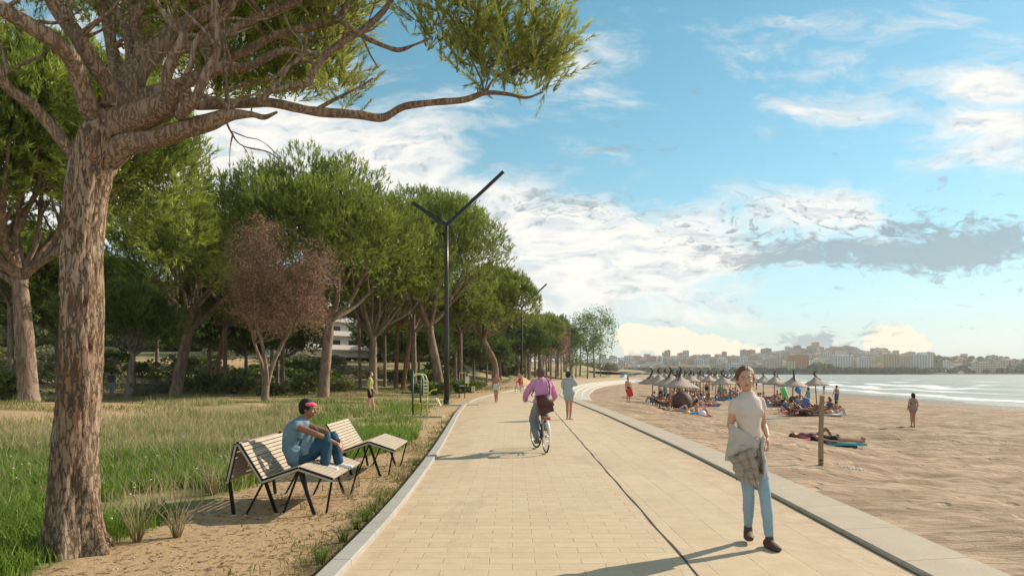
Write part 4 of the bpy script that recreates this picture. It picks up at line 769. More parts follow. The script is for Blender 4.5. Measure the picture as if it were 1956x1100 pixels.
# ------------------------------------------------------------------ street furniture
M_STEEL = mat('black_steel', (.018, .017, .016), .45, .6, var=.3, vscale=8); M_RIM = mat('bench_rim', (.46, .40, .33), .6)
M_SLAT = mat('bench_slat', (.42, .345, .26), .75, var=.28, vscale=6, bump=.3, bscale=50); M_CAP = mat('steel_foot', (.5, .49, .47), .5)
def bench(label, x0, y0, with_back):
    """folded ribbon lounger; profile in x/z, extruded along y. x0 = x of the front low edge"""
    L_ = 1.52; z0 = float(gz(x0-.5, y0+.7)); root = thing('slatted_bench', label, 'bench', (x0, y0, z0))
    pr = [(0, .42), (-.40, .555), (-.83, .405), (-1.10, .84)]+([(-1.13, .845), (-1.23, .40)] if with_back else [])
    def panel(name, a, b_, ns, fill=.80):
        mb = MB(); a = Vector((a[0], 0, a[1])); b_ = Vector((b_[0], 0, b_[1])); t = (b_-a).normalized(); nrm_ = Vector((t.z, 0, -t.x)); nrm_ = nrm_ if nrm_.z > 0 else -nrm_
        ln = (b_-a).length; st_ = ln/ns
        for i in range(ns):
            c = a+t*(st_*(i+.5)); M_ = Matrix((t, Vector((0, 1, 0)), nrm_)).transposed()
            mb.box(c+Vector((0, L_/2, 0))+nrm_*.012, (st_*fill, L_-.03, .022), M_)
        link(name, mb.mesh(name, M_SLAT), root)
    panel('leg_rest', pr[0], pr[1], 8); panel('seat', pr[1], pr[2], 9); panel('backrest', pr[2], pr[3], 10)
    if with_back: panel('rear_panel', pr[4], pr[5], 9, .86)
    for nm, yy_ in (('side_frame', 0), ('side_frame', L_)):
        mb = MB(); pts = [Vector((a, yy_, b_)) for a, b_ in pr]
        for a, b_ in zip(pts[:-1], pts[1:]): mb.bar(a, b_, .022, .05, (0, 0, 1), 0)
        for a, b_ in zip(pts[:-1], pts[1:]): mb.bar(a+Vector((0, -.012 if yy_ == 0 else .012, -.012)), b_+Vector((0, -.012 if yy_ == 0 else .012, -.012)), .010, .022, (0, 0, 1), 1)
        link(nm, mb.mesh(nm, [M_STEEL, M_RIM]), root)
    legs = [((-.02, .40), (-.11, 0)), ((-.40, .53), (-.22, 0)), ((-.40, .53), (-.62, 0)), ((-.83, .38), (-1.03, 0)), ((-.80, .40), (-.70, 0))]
    if with_back: legs += [((-1.22, .40), (-1.17, 0)), ]
    else: legs += [((-1.08, .80), (-1.16, 0))]
    for yy_, sy in ((.03, -1), (L_-.03, 1)):
        for k_, ((a, b_), (c, d)) in enumerate(legs):
            thick = .038 if k_ in (1, 4, 5) else .024
            mb = MB(); p0 = Vector((a, yy_, b_)); p1 = Vector((c, yy_+sy*(.0 if k_ % 2 else -.10), d)); mb.bar(p0, p1, thick, thick*.7, (0, 1, 0)); mb.bar(p1+Vector((0, 0, .012)), p1-Vector((0, 0, .004)), thick*1.3, thick*1.1, (0, 1, 0), 1)
            link('leg', mb.mesh('leg', [M_STEEL, M_CAP]), root)
    mb = MB(); mb.bar((-.40, .03, .515), (-.40, L_-.03, .515), .02, .02); mb.bar((-.83, .03, .375), (-.83, L_-.03, .375), .02, .02); link('cross_bar', mb.mesh('cross_bar', M_STEEL), root)
    return root
bench('nearer slatted lounger bench, the person in the denim vest sitting on it', -2.10, 8.28, True)
bench('farther slatted lounger bench, empty, right behind the one with the seated person', -1.90, 11.36, False)

M_POLE = mat('lamp_pole_dark', (.05, .045, .038), .35, .7); M_HEAD = mat('lamp_head_dark', (.022, .028, .038), .4, .5); M_LENS = mat('lamp_lens', (.78, .78, .75), .3)
def lamp(label, px, Y_, rz):
    x_ = (px-HX)/F*Y_; z0 = float(gz(x_, Y_)); root = thing('lamp_post', label, 'lamp post', (x_, Y_, z0), rz)
    mb = MB(); mb.tube([(0, 0, -.1), (0, 0, 3), (0, 0, 6.5), (0, 0, 9.3)], [.15, .13, .105, .085], 12); link('pole', mb.mesh('pole', M_POLE), root)
    mb = MB(); mb.lathe([(.001, .0), (.24, .0), (.24, .03), (.17, .05), (.165, .30), (.15, .30)], 14); link('base_plate', mb.mesh('base_plate', M_POLE), root)
    for sx, ln, el in ((1, 4.05, 43.5), (-1, 2.12, 33.5)):
        d_ = Vector((sx*math.cos(R(el)), 0, math.sin(R(el)))); a = Vector((-.02*sx, 0, 9.22)); mb = MB(); mb.bar(a, a+d_*ln, .20, .17, (0, 0, 1))
        arm = link('arm', mb.mesh('arm', M_HEAD), root)
        if sx > 0: mb = MB(); up = Vector((-math.sin(R(el)), 0, math.cos(R(el)))); mb.bar(a+d_*(ln*.42)-up*.088, a+d_*(ln*.985)-up*.088, .13, .012, (0, 0, 1)); link('light_strip', mb.mesh('light_strip', M_LENS), arm)
lamp('nearer tall black lamp post with two unequal arms in a V', 853, 36.3, R(2)); lamp('farther tall black lamp post with two unequal arms, beyond the cyclist in red', 996.5, 82, R(4))

M_GDARK = mat('gym_green', (.025, .075, .035), .45); M_GYEL = mat('gym_yellow', (.50, .44, .06), .45); M_GPALE = mat('gym_cream', (.66, .66, .40), .5)
def gym(label, px, Y_, rz, kind):
    x_ = (px-HX)/F*Y_; root = thing('exercise_machine', label, 'exercise machine', (x_, Y_, float(gz(x_, Y_))), rz); root.scale = (.68,)*3 if kind == 0 else (.75,)*3
    if kind == 0:
        mb = MB(); mb.tube([(0, 0, 0), (0, 0, 2.55)], .055, 8); link('post', mb.mesh('post', M_GDARK), root)
        mb = MB(); mb.tube([(.42, .1, 0), (.42, .1, 2.4)], .05, 8); link('post', mb.mesh('post', M_GDARK), root)
        mb = MB(); mb.bar((0, .05, 1.12), (.42, .05, 1.12), .06, .05); link('cross_bar', mb.mesh('cross_bar', M_GDARK), root); mb = MB(); mb.tube(crs([(.02, 0, 2.2), (.1, 0, 2.38), (.35, 0, 2.4), (.55, 0, 2.3), (.62, 0, 2.0)], 5), .04, 8); link('top_rail', mb.mesh('top_rail', M_GPALE), root); mb = MB(); mb.tube(crs([(.05, .1, 2.3), (.5, .1, 2.4), (.72, .1, 2.28), (.8, .1, 1.9)], 5), .035, 8); link('top_rail', mb.mesh('top_rail', M_GPALE), root)
        mb = MB()
        for s_ in (-.12, .12): mb.bar((.72+s_, .05, 1.2), (.72+s_, .05, 2.05), .04, .04)
        for i in range(5): mb.box((.72, .05, 1.25+i*.19), (.26, .05, .11))
        link('back_pad', mb.mesh('back_pad', M_GPALE), root)
        mb = MB(); mb.tube(crs([(.6, .0, 1.15), (.85, -.05, 1.25), (1.1, -.1, 1.5), (1.35, -.1, 1.52)], 5), [.045]*15+[.05], 8); link('handle', mb.mesh('handle', M_GYEL), root)
        mb = MB(); mb.box((.22, 0, .78), (.34, .34, .06)); mb.box((.22, .1, .62), (.3, .06, .38)); mb.tube([(.14, 0, .05), (.14, 0, .6)], .03, 6); mb.tube(crs([(.1, 0, .12), (.25, 0, .02), (.38, 0, .1), (.4, 0, .8)], 5), .028, 6); link('seat', mb.mesh('seat', M_GYEL), root)
        ch = []
        mb = MB()
        for i in range(4): mb.box((1.36+i*.045, 0, .98-i*.10), (.22, .36, .06), Matrix.Rotation(R(35), 3, 'Y'))
        mb.bar((1.35, -.12, 0), (1.32, -.12, .8), .04, .04); mb.bar((1.52, .12, 0), (1.45, .12, .75), .04, .04); mb.bar((1.2, 0, .04), (1.75, 0, .04), .3, .05); link('rear_seat', mb.mesh('rear_seat', M_GPALE), root)
        mb = MB(); mb.tube([(.82, .05, 0), (.82, .05, 1.2)], .022, 6); mb.bar((.0, 0, .02), (1.4, 0, .02), .1, .04); link('floor_rail', mb.mesh('floor_rail', M_GPALE), root)
    else:
        for xx in (0, .5): mb = MB(); mb.tube([(xx, 0, 0), (xx, 0, 2.3)], .045, 8); link('post', mb.mesh('post', M_GDARK), root)
        mb = MB(); mb.bar((0, 0, 2.25), (.62, 0, 2.25), .06, .06); link('cross_bar', mb.mesh('cross_bar', M_GPALE), root); mb = MB(); mb.bar((0, 0, 1.1), (.6, 0, 1.1), .06, .06); link('top_rail', mb.mesh('top_rail', M_GPALE), root)
        mb = MB(); mb.box((.72, 0, 1.62), (.36, .08, .62)); mb.tube([(.78, 0, 1.3), (.78, 0, 1.0)], .03, 6); link('back_pad', mb.mesh('back_pad', M_GPALE), root)
        mb = MB()
        for i in range(3): mb.box((1.25, 0, .98-i*.16), (.32, .1, .10))
        for s_ in (-.1, .12): mb.bar((1.25+s_, 0, 0), (1.25+s_, 0, .95), .04, .04)
        link('rear_seat', mb.mesh('rear_seat', M_GPALE), root)
gym('nearer outdoor exercise machine, dark green frame with yellow seat and cream ladder back', 788.5, 26.8, 0, 0)
gym('farther outdoor exercise machine behind the first lamp post, cream pad on a thin green frame', 877, 47, 0, 1)
M_PLAT = mat('gym_slab', (.40, .31, .21), .9, var=.15)
for x_, y_, a, b_ in (((860-HX)/F*36.3, 36.6, 3.0, 1.6), ((806-HX)/F*26.8, 26.8, 1.6, .8)):
    mb = MB(); z0 = float(gz(x_, y_)); mb.box((x_, y_, z0-.02), (a, b_, .16)); tag(link('path', mb.mesh('path', M_PLAT)), kind='structure')

# low sign on the second lamp's far side, white block of flats behind the pines
M_WALLW = mat('white_render', (.74, .71, .68), .85, var=.08, vscale=.4); M_GLASS = mat('window_dark', (.05, .06, .075), .25, spec=.6); M_BALC = mat('balcony_band', (.80, .72, .66), .8)
root = thing('apartment_building', 'white apartment block with rows of balconies glimpsed behind the pine trunks', 'building', ((658-HX)/F*150, 150, float(gz(-35, 150))+1.0), R(48))
mb = MB(); mb.box((0, 5, 7.4), (26, 10, 15.2)); link('wall', mb.mesh('wall', M_WALLW), root)
for fl in range(5):
    mb = MB(); z_ = 1.4+fl*2.9
    for i in range(6): mw = MB(); mw.box((-10.8+i*4.3, -.02, z_+1.1), (2.2, .1, 1.7)); link('window', mw.mesh('window', M_GLASS), root)
    mb = MB(); mb.box((0, -.75, z_), (25.6, 1.4, .16)); mb.box((0, -1.4, z_+.5), (25.6, .10, .85)); link('balcony', mb.mesh('balcony', M_BALC), root)

# ------------------------------------------------------------------ straw parasols
m = bpy.data.materials.new('straw'); m.use_nodes = True; q = NT(m.node_tree); b = q.n['Principled BSDF']; t = q.new('ShaderNodeTexCoord').outputs['Object']
x_, y_, z_ = q.sep(t); an = q.m('ARCTAN2', y_, x_); v_ = q.xyz(q.m('MULTIPLY', an, 9.0), q.m('MULTIPLY', z_, 1.2), 0)
f = q.noise(v_, 3.0, 5, .65); q.put(b.inputs['Base Color'], q.mix(q.sstep(f, .3, .7), (.26, .19, .14), (.64, .53, .43))); b.inputs['Roughness'].default_value = .95
bn = q.new('ShaderNodeBump'); bn.inputs['Strength'].default_value = .9; bn.inputs['Distance'].default_value = .05; q.put(bn.inputs['Height'], f); q.l.new(bn.outputs[0], b.inputs['Normal'])
M_STRAW = m; M_PALM = mat('palm_stalk', (.045, .028, .02), .8, var=.3); M_WPOLE = mat('weathered_pole', (.30, .21, .14), .85, var=.35, vscale=9, bump=.5)
def parasol(seed, Rr=1.12, rim=1.62, top=2.42):
    rg = np.random.default_rng(seed); root = link('straw_parasol', None)
    mb = MB(); mb.tube([(0, 0, -.25), (.01, 0, 1.2), (0, 0, top-.1)], [.055, .05, .045], 8); link('pole', mb.mesh('pole', M_WPOLE), root)
    mb = MB(); n = 28; pr = [(.02, 0), (.10, -.06), (.30, -.25), (.55, -.42), (.82, -.56), (1.0, -.66), (1.03, -.74), (.94, -.70), (.5, -.52), (.05, -.25)]
    vs = []
    for r_, z_ in pr:
        for k in range(n): a = 2*math.pi*k/n; j = 1+.05*math.sin(k*5.1+seed)+rg.uniform(-.03, .03); vs.append((math.cos(a)*r_*Rr*j, math.sin(a)*r_*Rr*j, top+z_*(top-rim)/.74+rg.uniform(-.02, .02)))
    mb.add(vs, [(i*n+k, i*n+(k+1) % n, (i+1)*n+(k+1) % n, (i+1)*n+k) for i in range(len(pr)-1) for k in range(n)]); link('straw_roof', mb.mesh('straw_roof', M_STRAW), root)
    mb = MB(); mb.tube(crs([(-.62, -.25, rim+.52), (-.35, -.16, rim+.62), (-.08, -.06, top+.05), (.06, -.02, top+.25), (.02, 0, top+.42), (-.16, 0, top+.52)], 5), list(np.interp(np.linspace(0, 1, 26), [0, .5, 1], [.03, .085, .035])), 7); link('palm_stalk', mb.mesh('palm_stalk', M_PALM), root)
    return root
PS = [parasol(1), parasol(2, 1.05, 1.7, 2.5), parasol(3, 1.2, 1.55, 2.4)]; ng = [0]
def put_parasol(px, Y_, rz, label, k=0, sc=1.0, group=None):
    x_ = (px-HX)/F*Y_; o = PS[k] if 'category' not in PS[k] else copy_tree(PS[k]); o.location = (x_, Y_, float(bz(x_, Y_))); o.rotation_euler = (0, 0, rz); o.scale = (sc,)*3; o.rotation_euler = (.05*math.sin(px*1.7), .05*math.cos(px*2.3), rz)
    if 'group' in o: del o['group']
    return tag(o, label, 'parasol', group)
for px, Y_, rz, lb, k in [(1560, 62, R(180), 'straw parasol just above the bare wooden post', 0), (1513, 59, R(60), 'straw parasol second from the right, above the bright green towel', 2),
        (1479, 66, R(190), 'straw parasol third from the right, just beside the walking woman', 1), (1458, 86, R(180), 'smaller straw parasol seen just right of the head of the walking woman', 0),
        (1382, 66, R(150), 'straw parasol on a thin pole left of the woman with the plaid jacket', 0), (1405, 76, R(20), 'straw parasol partly behind the head of the woman with the plaid jacket', 1),
        (1295, 45.5, R(45), 'nearest straw parasol of the left cluster, broad roof over the blue towel', 2), (1279, 51, R(30), 'straw parasol second from the front in the left cluster', 2),
        (1259, 58, R(200), 'straw parasol third from the front in the left cluster', 0), (1247, 66, R(10), 'straw parasol at the far left end of the cluster', 2)]:
    put_parasol(px, Y_, rz, lb, k)
rg = np.random.default_rng(5); n_ = 0
for row, (pa, pb, Y0, Y1, cnt) in enumerate([(1262, 1360, 74, 84, 6), (1268, 1392, 88, 100, 8), (1280, 1440, 104, 118, 9), (1300, 1450, 122, 138, 9), (1325, 1500, 146, 160, 7)]):
    for i in range(cnt):
        t_ = (i+.5)/cnt; put_parasol(pa+(pb-pa)*t_+rg.uniform(-4, 4), Y0+(Y1-Y0)*t_+rg.uniform(-2, 2), rg.uniform(0, 6.3), 'straw parasol in the crowded rows farther down the beach', int(rg.integers(3)), 1, 'straw parasols in the far rows')

# bare wooden post
x_ = (1568-HX)/F*13.6; z0 = float(bz(x_, 13.6)); root = thing('wooden_post', 'bare weathered wooden post standing in the sand with a rope at its foot', 'post', (x_, 13.6, z0), R(20)); root.scale = (.85, .85, .84)
mb = MB(); mb.bar((0, 0, -.2), (.0, 0, .8), .088, .07, (0, 1, 0)); mb.bar((0, 0, .797), (.035, 0, 1.62), .082, .066, (0, 1, 0)); link('stake', mb.mesh('stake', M_WPOLE), root)
mb = MB(); mb.tube(crs([(.03, -.03, .10), (-.08, -.06, .05), (-.22, -.02, .03), (-.36, -.12, .03)], 5), .014, 6); mb.tube(crs([(.05, 0, .14), (-.03, -.06, .16), (-.06, 0, .14)], 4), .012, 6); link('rope', mb.mesh('rope', M_PALM), root)
mb = MB(); rgp = np.random.default_rng(8)
for i in range(16): a = rgp.normal(size=2)*.16; xx, yy_ = (1640-HX)/F*14.3+a[0], 14.3+a[1]; mb.ell((xx, yy_, float(bz(xx, yy_))+.02), (.035, .02, .015), n=6, k=4)
tag(link('litter', mb.mesh('litter', mat('litter_white', (.7, .67, .62), .8))), kind='stuff')
xx = (1640-HX)/F*14.3

# ------------------------------------------------------------------ the far shore, the town and the hills
M_HILL = bpy.data.materials.new('far_hill'); M_HILL.use_nodes = True; q = NT(M_HILL.node_tree); b = q.n['Principled BSDF']; t = q.new('ShaderNodeTexCoord').outputs['Object']
q.put(b.inputs['Base Color'], q.mix(q.sstep(q.noise(t, .02, 6, .7), .35, .65), (.028, .04, .022), (.10, .10, .06))); b.inputs['Roughness'].default_value = 1
def far_h(px, Y_):
    x_ = (px-HX)/F*Y_; t_ = sm(Y_, 1215, 2050)
    top = np.interp(px, [-400, 500, 900, 1180, 1290, 1330, 1400, 1440, 1500, 1560, 1640, 1700, 1760, 1860, 1960, 2200], [14, 16, 24, 38, 44, 44, 40, 50, 58, 60, 58, 52, 44, 40, 34, 28])*.94
    h = top*t_*1.2+5*(n2(x_, Y_, 160, 3, 71)-.5)*t_+SEA_Z+2.0*sm(Y_, 1195, 1215); return h
pxs = np.linspace(-500, 2400, 240); ys = np.concatenate([np.linspace(1185, 1240, 10), np.linspace(1260, 2300, 50)])
PX, YY = np.meshgrid(pxs, ys); grid('hills', (PX-HX)/F*YY, YY, far_h(PX, YY), M_HILL)
M_LAND = mat('far_land', (.13, .125, .08), 1.0, var=.5, vscale=.03)
ys = np.concatenate([np.linspace(255, 1230, 60)]); aa = np.linspace(0, 1, 40); Yg, Ag = np.meshgrid(ys, aa, indexing='ij'); Xr = XR(Yg)-1; Xl = -1400
grid('terrain', Xr+(Xl-Xr)*Ag**2, Yg, 1.2*sm(Ag, 0, .1)+1.0+6*sm(Ag, .05, .6)+2*(n2(Xr+(Xl-Xr)*Ag**2, Yg, 60, 2, 3)-.5), M_LAND)
FAC = [mat('facade_'+n, c, .9, var=.12, vscale=.15) for n, c in (('cream', (.58, .50, .38)), ('white', (.66, .65, .62)), ('terracotta', (.50, .25, .14)), ('pinkish', (.52, .40, .33)), ('grey', (.40, .39, .37)), ('ochre', (.55, .42, .22)))]
M_FWIN = mat('facade_window', (.10, .105, .115), .5); M_TILE = mat('roof_tile', (.34, .17, .10), .9)
def bld_mesh(w_, d_, h_, fac, roof, seed):
    rg = np.random.default_rng(seed); mb = MB(); mb.box((0, 0, h_/2-4), (w_, d_, h_+8), mi=0)
    nf = max(2, int(h_/3.1)); nw_ = max(3, int(w_/4))
    for i in range(nf):
        for j in range(nw_): mb.box((-w_/2+(j+.5)*w_/nw_, -d_/2-.05, (i+.55)*h_/nf), (w_/nw_*.55, .3, h_/nf*.5), mi=1)
        for j in range(2): mb.box((w_/2+.05, -d_/4+j*d_/2, (i+.55)*h_/nf), (.3, d_*.25, h_/nf*.5), mi=1)
    if roof: mb.add([(-w_/2-.5, -d_/2-.5, h_), (w_/2+.5, -d_/2-.5, h_), (w_/2+.5, d_/2+.5, h_), (-w_/2-.5, d_/2+.5, h_), (-w_/2, 0, h_+3.2), (w_/2, 0, h_+3.2)], [(0, 1, 5, 4), (2, 3, 4, 5), (0, 4, 3), (1, 2, 5)], 2, False)
    else: mb.box((rg.uniform(-.2, .2)*w_, 0, h_+1.3), (w_*.3, d_*.4, 2.6), mi=0); mb.box((0, 0, h_+.3), (w_+.6, d_+.6, .6), mi=0)
    return mb.mesh('building', [fac, M_FWIN, M_TILE])
VAR = []
NAMEV = []
for i in range(26):
    NAMEV.append(('low ' if i % 3 == 0 else 'wide ' if i % 3 == 1 else 'tall ')+['cream', 'white', 'pinkish', 'white', 'grey', 'ochre', 'cream', 'pinkish'][i % 8]+' building')
    rg = np.random.default_rng(200+i); tall = i % 3; VAR.append((bld_mesh([14, 20, 12][tall]*rg.uniform(.7, 1.3), 12, [7, 10, 19][tall]*rg.uniform(.8, 1.2), FAC[[0, 1, 3, 1, 4, 5, 0, 3][i % 8]], tall == 0 and i % 2 == 0, 200+i), tall))
for px, Y_, w_, h_, fc, lb in [(1524, 1235, 33, 31, 2, 'terracotta orange apartment block on the far shore, widest flat front of the town'), (1610, 1240, 30, 30, 1, 'white seafront block right of the dark wooded point on the far shore'), (1650, 1250, 20, 28, 1, 'pale grey white seafront block, second right of the wooded point'),
        (1700, 1240, 26, 32, 5, 'ochre yellow tall block of the far seafront'), (1763, 1250, 27, 32, 1, 'large white slab block at the right end of the far seafront'), (1885, 1245, 44, 18, 0, 'low cream building by the water at the far right'), (1410, 1235, 40, 16, 1, 'long white low building near the head of the woman, on the far shore'), (1478, 1240, 26, 26, 0, 'cream block left of the terracotta one on the far shore'), (1732, 1245, 16, 30, 0, 'narrow cream tower left of the large white slab')]:
    x_ = (px-HX)/F*Y_; tag(link('building', bld_mesh(w_, 15, h_, FAC[fc], False, px), None, (x_, Y_, float(far_h(px, Y_))), R(-10)), lb, 'building')
rg = np.random.default_rng(99); cnt = 0
for i in range(900):
    if cnt >= 285: break
    px = rg.uniform(1150, 1830) if rg.random() < .9 else rg.uniform(1830, 1956); Y_ = 1225+rg.random()**1.0*700
    if 1540 < px < 1600 and Y_ < 1420: continue
    if px > 1780 and rg.random() < .75: continue
    vi = int(rg.integers(len(VAR))); me, tall = VAR[vi]
    if (Y_ > 1450 or px < 1420) and tall == 2 and rg.random() < .88: continue
    x_ = (px-HX)/F*Y_; o = link('building', me, None, (x_, Y_, float(far_h(px, Y_))), rg.uniform(-.5, .5)); cnt += 1
    _g = NAMEV[vi]+(' on the waterfront' if Y_ < 1380 else ' in the middle of the town' if Y_ < 1650 else ' high on the hill')+(', left part of the far town' if px < 1420 else ', right part of the far town'); tag(o, _g, 'building', _g)
# woods along the far shore
rg = np.random.default_rng(12); Vs = []; Cs = []
for i in range(800):
    px = rg.uniform(1130, 1990); front = 1212+rg.random()*15 if (px > 1540) else 1216+rg.random()*60
    if 1540 < px < 1605: front = 1215+rg.random()*180
    if px > 1780: front = 1220+rg.random()*600
    hh = rg.uniform(4, 9)*(1.5 if 1540 < px < 1605 else 1); x_ = (px-HX)/F*front; c_ = np.array([x_, front, float(far_h(px, front))+hh*.5]); p_, d_ = ellpts(70, c_, (hh*.9, hh*.7, hh*.6), rg, .7)
    a = norm(rg.normal(size=(70, 3))); b_ = norm(np.cross(a, rg.normal(size=(70, 3)))); s_ = hh*.32
    Vs.append(np.stack([p_-a*s_, p_-b_*s_, p_+a*s_, p_+b_*s_], 1).reshape(-1, 3)); Cs.append(np.repeat(rg.random(70)*.6, 4))
V = np.concatenate(Vs); tag(link('far_woods', mesh_np('far_woods', V, np.arange(len(V)).reshape(-1, 4), [M_PINED], col=np.concatenate(Cs)[:, None]*np.ones((1, 3)))), kind='stuff')
# trees along the near coast left of the beach (misty grove)
rg = np.random.default_rng(44); Vs = []; Cs = []
for i in range(420):
    Y_ = rg.uniform(420, 1100); off = rg.random()*60*(Y_/300)+2; x_ = float(XR(Y_))-off; hh = rg.uniform(2., 4.5)*(1+Y_/900)
    if HX+F*x_/Y_ > 1172: continue
    c_ = np.array([x_, Y_, 2.2+hh*.4]); n_ = 90; p_, d_ = ellpts(n_, c_, (hh*.9, hh*.9, hh*.6), rg, .7)
    a = norm(rg.normal(size=(n_, 3))); b_ = norm(np.cross(a, rg.normal(size=(n_, 3)))); s_ = hh*.2
    Vs.append(np.stack([p_-a*s_, p_-b_*s_, p_+a*s_, p_+b_*s_], 1).reshape(-1, 3)); Cs.append(np.repeat(rg.random(n_), 4))
V = np.concatenate(Vs); tag(link('coastal_scrub', mesh_np('coastal_scrub', V, np.arange(len(V)).reshape(-1, 4), [M_BUSHG], col=np.concatenate(Cs)[:, None]*np.ones((1, 3)))), kind='stuff')
# haze
mh = bpy.data.materials.new('haze'); mh.use_nodes = True; q = NT(mh.node_tree); q.n.clear(); pv = q.new('ShaderNodeVolumePrincipled'); pv.inputs['Color'].default_value = (.86, .85, .83, 1); pv.inputs['Density'].default_value = .00014; pv.inputs['Anisotropy'].default_value = .2
ou = q.new('ShaderNodeOutputMaterial'); q.l.new(pv.outputs[0], ou.inputs['Volume'])
mb = MB(); mb.box((300, 1180, 46), (3800, 2420, 100)); tag(link('haze', mb.mesh('haze', mh)), kind='stuff')
# ------------------------------------------------------------------ people
SK_L = mat('skin_light', (.54, .30, .21), .5, var=.08, vscale=14); SK_M = mat('skin_tan', (.42, .215, .125), .5, var=.08, vscale=14); SK_D = mat('skin_brown', (.27, .125, .07), .45, var=.1, vscale=14)
def cloth(n, c, v=.12, sc=18, b_=.3): return mat(n, c, .9, var=v, vscale=sc, bump=b_, bscale=25, spec=.15)
TORSO = [(-.13, .085, .080), (-.06, .150, .100), (.03, .168, .112), (.13, .160, .108), (.25, .138, .095), (.36, .125, .088), (.50, .138, .098), (.64, .156, .110), (.76, .165, .105), (.86, .155, .088), (.93, .105, .070), (.97, .060, .058), (1.05, .052, .055)]
def spine(ps):                                           # pelvis, waist, chest, neck -> curve; t = 0 at the hips' top line, 1 at the neck base
    return crs(ps, 8)
def at_curve(c, t):
    d = np.r_[0, np.cumsum(np.linalg.norm(np.diff(c, axis=0), axis=1))]; T = d[-1]*t
    if t < 0: return c[0]+norm(c[0]-c[1])*(-T)
    if t > 1: return c[-1]+norm(c[-1]-c[-2])*(T-d[-1])
    return np.array([np.interp(T, d, c[:, i]) for i in range(3)])
def torso(mb, ps, side, t0=-.2, t1=1.1, infl=0.0, wide=1.0, deep=1.0, bust=0.0, fwd=None, flare=0.0, side2=None):
    c = spine(ps); ts = np.arange(t0, t1+.001, .04); tt = [a[0] for a in TORSO]; rx = np.interp(ts, tt, [a[1] for a in TORSO])*wide+infl; ry = np.interp(ts, tt, [a[2] for a in TORSO])*deep+infl
    rx = rx+flare*np.clip(.35-ts, 0, 1); ry = ry+flare*np.clip(.35-ts, 0, 1)
    pts = [at_curve(c, t) for t in ts]
    mb.tube(pts, list(zip(rx, ry)), 20, side=side, cap='round')
    if bust and fwd is not None and t1 > .7:
        a = Vector(at_curve(c, .66)); s_ = Vector(side).normalized(); f_ = Vector(fwd).normalized()
        for k in (-1, 1): mb.ell(a+s_*(.072*k)+f_*(.062+infl*.7), (.062*bust+infl, .055*bust+infl, .062*bust+infl))
def seg(a, b_, t): return Vector(a)*(1-t)+Vector(b_)*t
def yoke(mb, shs, nk, r_): mb.tube([Vector(shs[0]), (Vector(shs[0])+Vector(nk))/2+Vector((0, 0, .004)), Vector(nk)-Vector((0, 0, .03)), (Vector(shs[1])+Vector(nk))/2+Vector((0, 0, .004)), Vector(shs[1])], [r_*.95, r_, r_*1.1, r_, r_*.95], 12, cap='round')
def limb(mb, a, b_, c, rr_, infl=0.0, f0=0.12, f1=2.0, bulge=None):   # a-b-c joints, rr_: radii at 5 stations (0, .5, 1, 1.4, 2)
    st_ = [0, .5, 1, 1.38, 2]; pts = []; rs = []
    for t in np.linspace(f0, f1, max(4, int((f1-f0)*9)+1)):
        p = seg(a, b_, t) if t <= 1 else seg(b_, c, t-1)
        pts.append(p); rs.append(float(np.interp(t, st_, rr_))+infl)
    mb.tube(pts, rs, 12, cap='round')
def hand(mb, w_, d, out, up, k=1.0, curl=.5, fingers=True):
    """palm and five fingers from wrist w_, pointing d, thumb on side `out`, palm facing `up`"""
    w_ = Vector(w_); d = Vector(d).normalized(); out = Vector(out); out = (out-d*out.dot(d)).normalized(); up = Vector(up); up = (up-d*up.dot(d)-out*up.dot(out)).normalized()
    mb.tube([w_-d*.01, w_+d*.03*k, w_+d*.085*k], [(.026*k, .018*k), (.037*k, .016*k), (.040*k, .014*k)], 10, side=out, cap='round')
    if not fingers: mb.tube([w_+d*.08*k, w_+d*.12*k+up*.02, w_+d*.14*k+up*.05], [(.035, .012), (.032, .011), (.026, .009)], 8, side=out, cap='round'); return
    for i, (o_, ln) in enumerate([(.028, .068), (.010, .076), (-.009, .070), (-.027, .056)]):
        b0 = w_+d*.088*k+out*o_*k; d1 = (d+out*o_*4+up*curl*.35).normalized(); d2 = (d+up*curl*1.2).normalized(); d3 = (d*(1-curl)+up*curl*2).normalized()
        p1 = b0+d1*ln*.45*k; p2 = p1+d2*ln*.32*k; p3 = p2+d3*ln*.23*k; mb.tube([b0-d*.015, b0, p1, p2, p3], [.0095*k, .0092*k, .0086*k, .0080*k, .0068*k], 7, cap='round')
    t0 = w_+d*.03*k+out*.026*k; t1 = t0+(out+d*.8).normalized()*.035*k; t2 = t1+(d+out*.25+up*curl*.6).normalized()*.03*k; mb.tube([t0-out*.012, t0, t1, t2], [.012*k, .0115*k, .010*k, .008*k], 7, cap='round')
def frame(f_, u_):
    f_ = Vector(f_).normalized(); u_ = Vector(u_); u_ = (u_-f_*u_.dot(f_)).normalized(); s_ = f_.cross(u_); return Matrix((s_, f_, u_)).transposed()   # local x = character's right, y = face, z = crown
